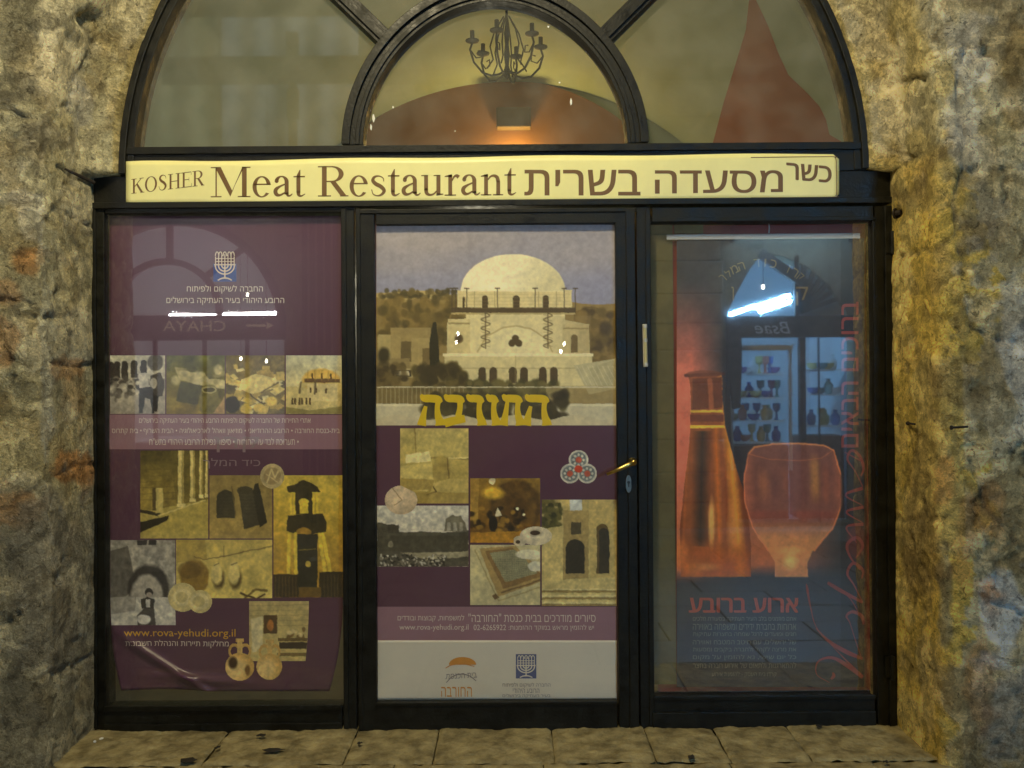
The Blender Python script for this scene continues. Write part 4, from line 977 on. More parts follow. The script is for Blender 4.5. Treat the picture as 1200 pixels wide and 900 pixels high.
for x0, x1, kd in ((615, 643, 'he'), (588, 612, 'het'), (569, 584, 'vav'), (546, 567, 'resh'), (520, 544, 'bet'), (492, 518, 'he')):
    dl.append(stroke([(x0+1, 462.5, 3), (x0+5, 466.5, 8.5), ((x0+x1)/2, 467, 9), (x1-5, 468, 9), (x1-1, 472, 5)], 6))
    if kd != 'bet': dl.append(stroke([(x1-4, 467, 7), (x1-5.5, 478, 6), (x1-4.5, 488, 8), (x1-2.5, 494, 10), (x1-2, 498.6, 12)], 6))
    else:
        dl.append(stroke([(x1-5, 468, 7), (x1-5, 478, 6.5), (x1-7, 488, 7.5)], 6)); dl.append(stroke([(x0+1, 496, 10), (x0+10, 493.5, 10), (x1+1, 490.5, 9)], 6))
    if kd in ('he', 'het'): dl.append(stroke([(x0+7, 476 if kd == 'he' else 468, 4), (x0+4.5, 485, 6.5), (x0+3, 493, 9), (x0+2, 498.6, 11)], 6))
vs = []; fs = []
for k, (v, f) in enumerate(dl):
    b = len(vs); vs += [tuple(place_d(p[0], p[1], 2+.06*k)) for p in v]; fs += [tuple(i+b for i in q) for q in f]
me = bpy.data.meshes.new('display_lettering'); me.from_pydata(vs, [], fs); link('display_lettering', me, M_ydisp, pdr)

Cv.GR = .15
c = Cv(469, 502, 549, 590, (190, 168, 92))                              # fallen stones
c.grad(502, (202, 182, 106), 590, (176, 150, 74)); c.tex(14, .18, 51); c.rect(487, 502, 549, 535, (204, 184, 108), .7); c.line([(486, 502), (488, 536), (549, 538)], 1.3, (140, 116, 58)); c.poly([(475, 533), (503, 529), (505, 541), (476, 543)], (232, 216, 150)); c.poly([(470, 546), (506, 542), (510, 570), (500, 576), (470, 572)], (206, 184, 106)); c.poly([(470, 560), (509, 562), (508, 574), (470, 574)], (160, 134, 66), .8)
c.ell(517, 552, 10, 18, (176, 152, 80)); c.line([(524, 538), (526, 560), (520, 570)], 1.5, (116, 94, 46)); c.poly([(508, 566), (530, 560), (549, 562), (549, 590), (500, 590)], (198, 174, 98)); c.line([(508, 570), (512, 576), (500, 580)], 1.5, (90, 72, 36)); c.rect(470, 577, 549, 590, (160, 134, 66), .6); c.line([(526, 537), (549, 536)], 2, (228, 210, 140)); c.tex(5, .1, 52).mesh('printed_photo', place_d, 1, M_print, pdr)
c = Cv(551, 560.5, 633, 636, (128, 92, 30))                             # vaulted hall
c.grad(560, (150, 116, 44), 636, (120, 80, 22)); c.ell(604, 594, 30, 32, (92, 66, 26)); c.ell(604, 600, 24, 28, (112, 82, 34)); c.ell(604, 596, 16, 18, (84, 58, 22), .8, .8); c.ell(578, 578, 12, 7, (226, 180, 60), soft=.6); c.poly([(551, 560), (562, 560), (560, 612), (551, 618)], (170, 132, 54))
c.spots(34, 552, 594, 620, 622, 2, 5, [(40, 28, 12), (60, 42, 16), (170, 128, 46)], 53, .85); c.ell(577, 564, 4, 4, (244, 226, 170)); c.poly([(583, 594), (588, 604), (580, 606)], (230, 214, 170)); c.ell(606, 596, 1.8, 1.8, (250, 236, 190)); c.ell(614, 603, 1.8, 1.8, (250, 236, 190)); c.ell(617, 617, 9, 9, (120, 84, 30), .8); c.poly([(551, 624), (625, 622), (633, 636), (551, 636)], (190, 136, 40)); c.ell(578, 614, 5, 9, (30, 22, 12)); c.tex(5, .2, 54).mesh('printed_photo', place_d, 1, M_print, pdr)
c = Cv(442, 592.5, 549, 664, (214, 206, 184))                           # ruins above a crowd, old print
c.grad(592, (222, 214, 192), 625, (206, 196, 172)); dkb = (84, 78, 62)
c.poly([(442, 612), (450, 614), (462, 617), (468, 624), (490, 623), (520, 624), (549, 622), (549, 664), (442, 664)], dkb); c.poly([(520, 622), (522, 608), (530, 604), (540, 605), (545, 612), (547, 624)], (122, 114, 92)); 
for x in (526, 533, 540): c.arch(x-2, x+2, 612, 622, (176, 166, 142))
c.rect(455, 615, 468, 625, (70, 64, 52)); c.rect(442, 628, 549, 646, (74, 68, 50), .6); c.poly([(470, 648), (549, 646), (549, 652), (500, 656)], (170, 158, 124)); c.spots(160, 446, 650, 522, 664, .8, 1.8, [(206, 198, 176), (40, 36, 28), (130, 120, 100)], 55, .9, .4); c.ell(458, 638, 3, 4, (150, 140, 110)); c.tex(5, .22, 56).mesh('printed_photo', place_d, 1, M_print, pdr)
c = Cv(551, 638.5, 633, 709, (204, 190, 140))                           # mosaic floor
c.poly([(562, 643), (604, 640), (633, 668), (633, 682), (584, 699)], (176, 146, 88)); c.poly([(568, 646), (600, 642), (633, 672), (633, 676), (590, 690)], (140, 108, 62)); c.poly([(574, 648), (602, 644), (624, 664), (630, 672), (592, 682)], (164, 156, 116))
m = c.pm([(574, 648), (602, 644), (624, 664), (630, 672), (592, 682)]); c.put(m*(((np.floor((c.X+c.Y)/2)+np.floor((c.X-c.Y)/2)) % 2) == 0), (110, 108, 82), .7)
c.line([(557, 645), (584, 704)], 1.4, (170, 150, 96)); c.line([(584, 704), (633, 688)], 1.4, (170, 150, 96)); c.line([(588, 694), (633, 680)], 2.2, (90, 66, 40), .7); c.poly([(577, 698), (581, 695), (585, 700), (580, 703)], (120, 90, 54)); c.ell(620, 650, 16, 6, (226, 216, 180)); c.ell(628, 664, 10, 6, (228, 220, 188)); c.tex(6, .07, 57).mesh('printed_photo', place_d, 1, M_print, pdr)
c = Cv(635, 585.5, 722.5, 710, (206, 182, 112))                         # stone alley with doorway and steps
c.grad(585, (196, 172, 104), 710, (214, 194, 126)); c.tex(12, .14, 58); c.rect(668, 585, 682, 602, (210, 210, 200)); c.rect(660, 598, 690, 690, (176, 150, 90)); c.arch(663, 685, 632, 672, (54, 48, 34)); c.rect(669, 612, 681, 626, (86, 76, 50)); c.poly([(690, 585), (722, 585), (722, 690), (692, 684)], (204, 178, 108)); c.arch(699, 713, 614, 672, (104, 84, 46)); c.arch(702, 714, 619, 672, (60, 52, 36)); c.spots(70, 635, 588, 657, 622, 2, 5, [(56, 56, 26), (84, 80, 38), (110, 100, 50)], 59, .85); c.poly([(637, 620), (660, 616), (658, 690), (637, 694)], (216, 192, 122), .9)
for y, s_ in ((689, .0), (697, .5), (705, 1)): c.rect(635, y, 722, y+2.6, (228, 210, 146)); c.rect(635, y+2.6, 722, y+5.4, (142, 116, 62), .8)
c.poly([(637, 680), (722, 676), (722, 690), (637, 690)], (214, 192, 124)); c.tex(4, .1, 60).mesh('printed_photo', place_d, 1, M_print, pdr)
def p_shard(c): c.put(np.ones(c.X.shape), (196, 172, 136)); c.ell(466, 583, 14, 13, (212, 188, 152), soft=.8); c.line([(460, 572), (471, 586), (462, 592)], 1.2, (150, 124, 90)); c.tex(5, .12, 61)
cutout('printed_shard', 471, 586, 20, 18, place_d, pdr, 2, p_shard, lambda X, Y: (((X-470)/19)**2+((Y-586)/17)**2 <= 1) & (Y > 569+(X-470)*.5))
def p_oil(c): c.put(np.ones(c.X.shape), (210, 194, 158)); c.ell(627, 624, 14, 7, (226, 212, 178), soft=.8); c.ell(627, 624.5, 6, 2.8, (60, 42, 24)); c.ell(627, 624.5, 9, 4.5, (180, 160, 120), .5); c.ell(627, 624.5, 5.5, 2.6, (60, 42, 24)); c.ell(607, 635, 2.6, 2.2, (70, 50, 30)); c.tex(5, .1, 62)
cutout('printed_oil_lamp', 625, 629, 23, 15, place_d, pdr, 2, p_oil, lambda X, Y: (((X-628)/19)**2+((Y-628)/11)**2 <= 1) | (((X-609)/8)**2+((Y-634)/6)**2 <= 1))
def p_tref(c):
    c.put(np.ones(c.X.shape), (196, 190, 170))
    for x, y in ((678, 539), (668, 555), (688, 555)):
        c.ell(x, y, 11, 11, (216, 208, 186)); c.ell(x, y, 9.2, 9.2, (122, 128, 124)); c.tex(2.2, .3, 63, c.em(x, y, 9, 9)); c.ell(x, y, 3.6, 3.6, (196, 92, 66))
        for k in range(8): c.ell(x+6*math.cos(k*.785), y+6*math.sin(k*.785), 1.5, 1.5, (212, 206, 186))
    c.ell(678, 549.5, 4.6, 4.2, (214, 74, 44))
cutout('printed_rosette', 678, 548, 23, 22, place_d, pdr, 1, p_tref, lambda X, Y: ((X-678)**2+(Y-539)**2 <= 132) | ((X-668)**2+(Y-555)**2 <= 132) | ((X-688)**2+(Y-555)**2 <= 132))

# ------------------------------------------------------------------ RIGHT POSTER (hanging, bottle and glass)
YR = .022
prt = empty('poster', W(905, 805, YR)); b3 = Vector(prt.location)
tag(prt, 'dark hanging poster of an orange wine bottle and round glass in the right window', 'poster')
place_r = lambda px, py, l=0: W(px, py, YR - .0006*l + .0015*math.sin(px/45.0)*math.sin(py/90.0)) - b3
Cv.GR = .08
c = Cv(793, 279, 1013, 805, (44, 44, 48), .9)
c.grad(279, (62, 60, 58), 420, (58, 52, 52)); c.grad(660, (50, 47, 46), 700, (46, 46, 50), (c.Y > 660).astype(float))
gl_ = np.clip((c.Y-330)/110, 0, 1)*np.clip((684-c.Y)/22, 0, 1)*np.clip(1.45-(c.X-793)/38, 0, 1); c.put(np.clip(gl_, 0, 1), (226, 124, 96))
gl2 = np.clip((c.Y-560)/70, 0, 1)*np.clip((676-c.Y)/14, 0, 1)*np.clip((985-c.X)/70, 0, 1); c.put(np.clip(gl2, 0, 1), (198, 112, 66), .9)
bot = [(806, 438), (846, 438), (847, 470), (850, 500), (862, 545), (876, 590), (880, 640), (880, 676), (798, 676), (797, 620), (802, 570), (808, 520), (810, 480), (809, 450)]
mb_ = c.pm(bot); c.put(mb_, (156, 84, 42)); c.put(mb_*np.clip(1-np.abs(c.X-(848+(c.Y-440)*.09))/9, 0, 1), (248, 172, 60), .9); c.put(mb_*np.clip(1-np.abs(c.X-(824-(c.Y-470)*.02))/12, 0, 1)*(c.Y > 505)*(c.Y < 640), (40, 32, 30), .85)
c.put(mb_*np.clip(1-np.abs(c.X-(838+(c.Y-470)*.03))/5, 0, 1)*(c.Y > 500), (226, 126, 36), .7); c.put(mb_*np.clip(1-np.abs(c.X-(806-(c.Y-520)*.05))/3, 0, 1)*(c.Y > 500), (220, 120, 50), .8); c.put(mb_*(c.Y > 630)*np.clip((c.Y-630)/20, 0, 1), (190, 96, 36), .7)
c.poly([(812, 444), (846, 442), (847, 478), (811, 480)], (116, 62, 38)); c.line([(832, 446), (834, 478)], 6, (196, 110, 60), .7); c.line([(804, 440), (848, 438)], 4, (80, 44, 36), .9); c.ell(826, 438, 21, 4, (120, 66, 44), .7)
for y, hh, cc in ((482, 3, (240, 200, 70)), (490, 8, (120, 60, 40)), (500, 3.5, (244, 206, 70))): c.rect(809, y-hh/2, 848-(490-y)*.1, y+hh/2, cc)
c.ell(834, 612, 3.5, 24, (252, 200, 104), .85, .9); c.ell(858, 618, 5, 30, (226, 150, 72), .7, 1.0); c.put(mb_*np.clip((np.abs(c.X-(829+(c.Y-440)*.045))-(17+(c.Y-440)*.09))/5, 0, 1)*(c.Y > 505), (112, 54, 30), .6); c.ell(826, 664, 16, 4, (240, 170, 90), .5, .9); c.ell(812, 666, 9, 8, (210, 120, 48), .8, .8); c.ell(798, 650, 8, 16, (230, 130, 60), .7, .9)
glp = [(878, 531), (884, 524), (905, 520.5), (935, 519.5), (965, 522), (976, 527), (983, 545), (987, 568), (986, 592), (978, 615), (964, 634), (952, 646), (946, 660), (947, 676), (908, 676), (908, 658), (900, 645), (888, 630), (878, 610), (872, 585), (872, 555)]
mg = c.pm(glp); c.put(mg, (142, 86, 70), .88)
c.put(mg*np.clip((c.Y-606)/26, 0, 1), (228, 156, 88), .8); c.put(mg*np.clip((c.Y-596)/5, 0, 1)*np.clip((618-c.Y)/14, 0, 1), (150, 74, 56), .55)
ex = np.abs(c.X-929)/58; c.put(mg*np.clip((ex-.74)*4, 0, 1)*(c.Y < 625), (206, 116, 78), .7)
for x, w_, y0, y1, cc, a_ in ((895, 7, 545, 592, (196, 122, 74), .45), (908, 4, 548, 600, (112, 70, 66), .4), (921, 5, 542, 588, (168, 96, 66), .4), (941, 6, 545, 596, (120, 72, 66), .35), (955, 6, 530, 592, (222, 158, 76), .6), (968, 5, 540, 600, (180, 100, 66), .5)): c.put(np.clip(1.3-np.abs(c.X-x-(c.Y-565)*.03)/w_, 0, 1)*np.clip((c.Y-y0)/14, 0, 1)*np.clip((y1-c.Y)/18, 0, 1)*mg, cc, a_)
c.line([(878, 531), (884, 524), (905, 520.5), (935, 519.5), (965, 522), (976, 527)], 2.2, (236, 150, 86), .9); c.line([(878, 532), (900, 538), (935, 540), (962, 537), (976, 528)], 1.4, (206, 120, 76), .6); c.line([(877, 532), (872, 560), (873, 588), (882, 618), (900, 645)], 1.6, (230, 136, 84), .8); c.line([(977, 528), (986, 560), (986, 592), (976, 619), (954, 645)], 2, (238, 140, 80), .85)
c.ell(926, 658, 8, 9, (246, 214, 120), .7, .9); c.ell(926, 645, 14, 5, (240, 190, 110), .6, .9)
c.ell(1004, 634, 12, 20, (190, 60, 34), .85, .4)
c.put(((c.X > 985)).astype(float), (26, 22, 22), .55); c.tex(9, .08, 70)
c.mesh('paper', place_r, 0, M_print, prt, gain=2.0)
M_otxt = pm_('orange_red_lettering', (222, 96, 66)); M_otxt2 = pm_('dull_red_lettering', (196, 86, 66)); M_dimtxt = pm_('dim_grey_lettering', (150, 142, 118))
heavier(T('ארוע ברובע', (808, 700.5, 935, 717.5)), [(-.8, 0), (0, .5), (.8, 0)], place_r, 1, M_otxt, prt)
para = ['אתם מוזמנים בלב העיר העתיקה בסעודת מלכים', 'ארוחות בחברת ידידים ומשפחה באווירה', 'חגים ומועדים לרגל שמחה בחצרות עתיקות',
        'של ירושלים, עם מיטב המטבח ואווירה', 'את מרצה לקהל ולחברה ביקבים ומסעות', 'כל יום שישי, נא להזמין על מקום', 'להתארגנות ולתאום של אירוע חברה בחצר']
its = []
for i, s_ in enumerate(para): its.append(T(s_, (812, 722+9.0*i, 933, 729+9.0*i)))
its.append(T('קרדו בית העסק - להזמנת אירוע', (834, 787, 910, 794)))
lay('lettering', its, place_r, 1, M_dimtxt, prt)
# vertical greeting, letters stand on their side and read upward
def rot_text(s, x0, y0, x1, y1, heb=True):
    v, f = text_polys(rtl(s) if heb else s)
    v = np.stack([-v[:, 1], v[:, 0], v[:, 2]], 1)           # turned a quarter to the left
    return fit(v, box4(x0, y0, x1, y1)), f
heavier(rot_text('ברוכים הבאים', 986, 354, 1006, 524), [(0, -.4), (0, .4)], place_r, 1, M_otxt2, prt)
def wl(*p): return stroke([(x, y, .78*w_) for x, y, w_ in p], 8)
scr = [  # "Welcome" in script, written upward
  wl((972, 800, .8), (957, 790, 1.2), (959, 775, 2.5), (976, 771, 4.5), (996, 782, 6.5), (1011, 794, 5)), wl((1011, 793, 4), (985, 767, 1.4), (958, 737, 1), (950, 712, 2), (946, 690, 3.4), (945, 684, 1)),
  wl((956, 736, 1), (972, 752, 4.5), (992, 764, 6.5), (1011, 772, 4)), wl((974, 796, 3), (977, 792, 5), (976, 788, 2)),
  wl((1010, 772, 1.4), (1003, 752, 1.2), (996, 730, 1.4), (992, 722, 3), (999, 717, 4.5), (1010, 722, 5), (1012, 732, 3)),   # e
  wl((1012, 730, 1), (995, 700, 1.4), (970, 683, 4), (985, 692, 5.5), (1011, 706, 4)),                                        # l
  wl((1011, 706, 1.4), (1001, 686, 2), (993, 672, 3.5), (1000, 660, 4.5), (1011, 668, 4), (1010, 678, 2)),                     # c
  wl((1008, 668, 1.4), (996, 652, 3), (993, 638, 4.5), (1004, 630, 5), (1011, 640, 4), (1003, 654, 2)),                         # o
  wl((1004, 636, 1.4), (992, 618, 3), (1012, 614, 5)), wl((1010, 612, 1.2), (992, 600, 3), (1012, 594, 5)), wl((1010, 592, 1.2), (991, 580, 3), (1011, 572, 5.5)),  # m
  wl((1011, 570, 1.2), (1002, 552, 1.5), (993, 538, 3), (998, 528, 4), (1007, 534, 4.5), (1012, 548, 4), (1009, 558, 2)), wl((1009, 540, 2), (990, 530, 1.4))]       # e
vs = []; fs = []
for k, (v, f) in enumerate(scr):
    b = len(vs); vs += [tuple(place_r(p[0], p[1], 1+.15*k)) for p in v]; fs += [tuple(i+b for i in q) for q in f]
me = bpy.data.meshes.new('script_lettering'); me.from_pydata(vs, [], fs); link('script_lettering', me, pm_('dim_red_script', (190, 76, 60)), prt)
r_ = MB(b3); a = W(782, 278.5, YR); b = W(1010, 273.5, YR); r_.pbox(782, 273, 1010, 279.5, YR+.045, YR-.006)
r_.build('hanging_rail', mat('white_plastic_rail', (.8, .8, .74), .35), prt, bevel=.002)
hk = MB(b3); a = W(901, 273, YR); b = W(901, 262, YR); hk.tube([a, a.lerp(b, .5)+Vector((.002, 0, 0)), b, b+Vector((0, .0, .06))], .0026, 8)
hk.build('hanging_cord', mat('white_cord', (.8, .8, .76), .6), prt)
# red board behind it and an added olive strip imitating the mirrored stone pier
rb = MB(); rb.pbox(771, 253, 1030, 813.5, .040, .055)
bo = rb.build('backing_board', mat('red_board', (.36, .04, .03), .5, 0, .2, 6)); tag(bo, 'dark red board standing behind the wine poster in the right window', 'board')
rb = MB(); rb.pbox(755, 250, 792, 805, .030, .038); rb.pbox(792, 250, 826, 272, .030, .038)
bo = rb.build('reflection_strip', mat('reflection_olive', (.20, .17, .06), .6, 0, .3, 5)); tag(bo, 'added narrow olive panel imitating a stone reflection at the left edge of the right window', 'panel')
# faint gilt lettering on the inside of the two window panes
M_gilt = mat('gilt_lettering', (.42, .29, .12), .5, .2); M_ghost = mat('faded_print', (.34, .235, .25), .6)
gplace = lambda px, py, l=0: W(px, py, -.0045+.0004*l)
arc_s = rtl('קרן כיד המלך'); its = []
nL = len(arc_s)
for i, ch in enumerate(arc_s):
    if ch == ' ': continue
    t = (i+.5)/nL; an = R(150-118*t); cx, cy = 893+56*math.cos(an), 350-42*math.sin(an)*1.0
    v, f = text_polys(ch); v = v[:, :2]; lo = v.min(0); hi = v.max(0); v = (v-(lo+hi)/2)/max(.2, (hi-lo).max())*9.5
    ro = R(90-math.degrees(an)); ro = -ro*.75
    v = np.stack([v[:, 0]*math.cos(ro)-v[:, 1]*math.sin(ro), v[:, 0]*math.sin(ro)+v[:, 1]*math.cos(ro)], 1)
    its.append((np.stack([cx+v[:, 0], cy-v[:, 1]], 1), f))
vs = []; fs = []
its += [T('ק', (933, 336, 947, 358)), T('ן', (857, 336, 860, 352))]
lay('gilt_lettering', its, gplace, 0, M_gilt, shop)
lay('faded_lettering', [T('כיד המלך', (238, 537, 305, 549)), T('קרן', (250, 512, 304, 530))], place_l, 4, M_ghost, pl)

# ------------------------------------------------------------------ DINING ROOM seen through the fanlight
room = empty('dining_room', (0, 2.3, 0))
tag(room, 'vaulted dining room with pale ceiling and red end wall seen through the fanlight', 'room')
ro = Vector(room.location)
M_vault = mat('ceiling_plaster', (.37, .42, .29), .85, 0, .08, 1.5, .1, 20)
M_red = mat('red_wall_paint', (.30, .13, .05), .8, 0, .12, 2, .1, 20)
M_redp = mat('dark_red_paint', (.34, .11, .055), .8, 0, .10, 2)
VR, VZ, VC = 2.35, 1.62, 0.0
v0 = MB(ro); aa = [math.pi*i/64 for i in range(65)]
inn = [(VC+VR*math.cos(a), VZ+VR*math.sin(a)) for a in aa]; out = [(VC+(VR+.15)*math.cos(a), VZ+(VR+.15)*math.sin(a)) for a in aa]
v0.band(inn, out, .12, 4.6); v0.build('vault', M_vault, room)
v0 = MB(ro); v0.box(-VR-.15, -VR, .12, 4.6, -.1, VZ); v0.box(VR, VR+.15, .12, 4.6, -.1, VZ); v0.build('side_walls', M_vault, room)
v0 = MB(ro); v0.box(-VR-.1, VR+.1, 4.2, 4.4, -.1, 4.2); v0.build('end_wall', M_vault, room)
lu = MB(ro); LCX, LZ0 = W(583, 300, 4.2).x, 2.2
topz = W(585, 94, 4.2).z; sag = topz - W(735, 148, 4.2).z; hw = (W(735, 148, 4.2).x - W(430, 148, 4.2).x)/2; RR = (hw*hw+sag*sag)/(2*sag)
pts = [(LCX+RR*math.sin(t), topz-RR+RR*math.cos(t)) for t in np.linspace(-1.05, 1.05, 50)] + [(LCX+RR*math.sin(1.05), 2.0), (LCX-RR*math.sin(1.05), 2.0)]
lu.prism(pts, 4.16, 4.2); lu.build('red_lunette', M_red, room)
v0 = MB(ro); v0.box(-VR, VR, .12, 4.4, -.12, 0); v0.build('floor', mat('room_floor', (.15, .13, .1), .5), room)
# the screen wall between room and street above the frame (keeps the room closed)
# painted red pendentive on the right of the vault
pend = [(882, -40), (886, 0), (900, 30), (912, 62), (924, 88), (945, 108), (960, 124), (968, 140), (972, 158), (990, 168), (995, 215), (824, 215), (830, 190), (836, 165), (848, 120), (862, 75), (874, 35)]
def vault_hit(px, py, r):
    d = ROT @ Vector(((px-600)/F, (450-py)/F, -1)); ox, oz = CAM.x-VC, CAM.z-VZ
    A_, B_, C_ = d.x**2+d.z**2, 2*(ox*d.x+oz*d.z), ox*ox+oz*oz-r*r
    t = (-B_+math.sqrt(B_*B_-4*A_*C_))/(2*A_); return CAM + d*t
tri = None
mbp = MB(ro); gx = np.arange(815, 1000, 3.0); gy = np.arange(-40, 216, 3.0)
cv_in = Cv(815, -40, 1000, 216, (0, 0, 0), 3.0)
def pip(x, y):
    ins = False
    for i in range(len(pend)):
        x0, y0 = pend[i]; x1, y1 = pend[(i+1) % len(pend)]
        if (y0 > y) != (y1 > y) and x < (x1-x0)*(y-y0)/(y1-y0)+x0: ins = not ins
    return ins
# build it row by row so that its edge is clean
rows = []
for y in np.arange(-40, 215, 2.5):
    xs = []
    for i in range(len(pend)):
        x0, y0 = pend[i]; x1, y1 = pend[(i+1) % len(pend)]
        if (y0 > y) != (y1 > y): xs.append((x1-x0)*(y-y0)/(y1-y0)+x0)
    if len(xs) >= 2: rows.append((y, min(xs), max(xs)))
vs = []; fs = []; K = 24
for y, xa, xb in rows:
    for k in range(K+1):
        p = vault_hit(xa+(xb-xa)*k/K, y, VR-.0013); vs.append(p)
fs = [(i*(K+1)+k, i*(K+1)+k+1, (i+1)*(K+1)+k+1, (i+1)*(K+1)+k) for i in range(len(rows)-1) for k in range(K)]
mbp.add(vs, fs); o = mbp.build('red_pendentive', M_redp, room)

# wall lamp on the red lunette: a dark box shade, its light comes from below
wl_ = empty('wall_lamp', W(602, 154, 4.16))
tag(wl_, 'dark box shaped wall lamp glowing on the red end wall inside', 'wall lamp')
s_ = MB(); hwx = 20/137; s_.box(-hwx, hwx, -.13, -.02, 0, .17); s_.box(-.05, .05, -.03, -.0, .05, .2); s_.build('lamp_shade', mat('lamp_shade', (.12, .07, .025), .7), wl_, bevel=.01)
s_ = MB(); s_.lathe([(.01, -.05), (.03, -.03), (.035, 0), (.02, .03)], (0, -.075, -.40), 14); s_.build('bulb', emit('warm_bulb', (1, .75, .35), 12), wl_)
def point(name, loc, power, c, rad=.05, parent=None):
    l = bpy.data.lights.new(name, 'POINT'); l.energy = power; l.color = c; l.shadow_soft_size = rad
    o = bpy.data.objects.new(name, l); col.objects.link(o); o.location = loc
    if parent is not None: o.parent = parent
    return o
point('bulb_light', (0, -.10, -.33), 24, (1, .72, .2), .05, wl_)
# ceiling light of the room, low, out of sight behind the transom
cl = empty('table_lamp', (-.2, 2.2, 1.55)); tag(cl, 'frosted lamp standing inside the dining room behind the poster door', 'lamp')
s_ = MB(); s_.lathe([(.06, -.02), (.11, 0), (.12, .08), (.08, .16), (.02, .18)], (0, 0, 0), 18); s_.build('globe', emit('frosted_globe', (1, .88, .62), 5), cl)
s_ = MB(); s_.lathe([(.16, -1.55), (.16, -1.52), (.02, -1.48), (.02, -.02)], (0, 0, 0), 16); s_.build('stand', M_black_iron, cl)
point('globe_light', (0, 0, .35), 20, (1, .92, .66), .12, cl)

# chandelier
ch = empty('chandelier', (W(594, 60, 2.2).x, 2.2, W(594, 93, 2.2).z))
tag(ch, 'black wrought iron chandelier with curled candle arms hanging from the vault', 'chandelier')
s_ = MB(); s_.lathe([(.004, 0), (.018, .02), (.022, .05), (.012, .09), (.02, .16), (.012, .22), (.018, .3), (.008, .36), (.008, .50)], (0, 0, 0), 14)
s_.tube([(0, 0, .48), (0, 0, 3.97-ch.location.z)], .006, 8); s_.build('stem', M_black_iron, ch)
for k in range(6):
    a = math.pi/3*k+.25; c_, s2 = math.cos(a), math.sin(a)
    s_ = MB(); P = [(.0, .06), (.05, .03), (.10, .015), (.16, .03), (.215, .09), (.24, .17), (.225, .215)]
    s_.tube([(r*c_, r*s2, z) for r, z in P], .007, 8); P = [(.02, .40), (.08, .30), (.11, .2), (.09, .12), (.13, .06)]
    s_.tube([(r*c_, r*s2, z) for r, z in P], .005, 8)
    P = [(.24, .17), (.20, .12), (.16, .13), (.165, .17), (.19, .165)]; s_.tube([(r*c_, r*s2, z) for r, z in P], .0045, 8)
    arm = s_.build('arm', M_black_iron, ch)
    s_ = MB(); s_.lathe([(.012, .21), (.042, .222), (.044, .23), (.014, .236), (.014, .29)], (.225*c_, .225*s2, 0), 12); s_.build('candle_cup', M_black_iron, arm)

# ------------------------------------------------------------------ STREET SIDE OPPOSITE (it is what the panes mirror)
YO = -6.0
V = lambda px, py, y=YO: Vector((*(W(px, py, -y)[:1]), y, W(px, py, -y).z))
def vxz(px, py): p = V(px, py); return (p.x, p.z)
opp = empty('facing_building', (0, YO, 0)); oo = Vector(opp.location)
tag(opp, 'stone building across the street with lit arched shop windows, mirrored in the panes', 'building')
M_ostone = mat('facing_stone', (.20, .17, .11), .9, 0, .4, 2.5, .8, 18, col2=(.30, .25, .16))
M_oframe = mat('facing_dark_timber', (.035, .028, .022), .6)
M_owhite = mat('shop_wall_paint', (.72, .74, .76), .8)
def arcpts(cx, cy, r, a0, a1, n_): return [vxz(cx+r*math.cos(R(a0+(a1-a0)*i/n_)), cy-r*math.sin(R(a0+(a1-a0)*i/n_))) for i in range(n_+1)]
holeL = [vxz(76, 520), vxz(76, 372)] + arcpts(205, 385, 130, 174, 6, 40) + [vxz(334, 372), vxz(334, 520)]
holeR = [vxz(850, 612), vxz(850, 372), vxz(862, 345), vxz(878, 316), vxz(894, 296), vxz(916, 300), vxz(945, 312), vxz(972, 335), vxz(990, 362), vxz(1002, 400), vxz(1002, 612)]
outer = [(-9, -.2), (9, -.2), (9, 8), (-9, 8)]
loops = [[Vector((x, z, 0)) for x, z in l] for l in (outer, holeL, holeR)]
tri = tessellate_polygon(loops); flat = [p for l in loops for p in l]
wv = [(p.x, 0, p.y) for p in flat] + [(p.x, -.25, p.y) for p in flat]; nF = len(flat)
wf = [tuple(t) for t in tri] + [tuple(nF+i for i in t) for t in tri]
b = 4
for l in (holeL, holeR):
    wf += [(b+i, b+(i+1) % len(l), nF+b+(i+1) % len(l), nF+b+i) for i in range(len(l))]; b += len(l)
me = bpy.data.meshes.new('wall'); me.from_pydata(wv, [], wf); link('wall', me, M_ostone, opp)
# stone courses and piers standing a little proud
for (px0, px1) in ((20, 74), (338, 352), (760, 846), (1034, 1100)):
    pr = MB(oo); a, b = vxz(px0, 400)[0], vxz(px1, 400)[0]; z = -.15; k = 0
    while z < 5:
        hh = .28+.1*((k*7) % 3)/3; ins = .02 if k % 2 else 0
        pr.box(a+ins, b-ins, YO+.02, YO+.07+.015*((k*5) % 3), z+.008, z+hh); z += hh; k += 1
    pr.build('pier', M_ostone, opp, bevel=.015)
for i in range(7):
    s_ = MB(oo); x = vxz(356+i*9, 400)[0]; s_.box(x, x+.055, YO+.01, YO+.05, -.1, 3.4); s_.build('shutter_slat', M_oframe, opp, bevel=.004)
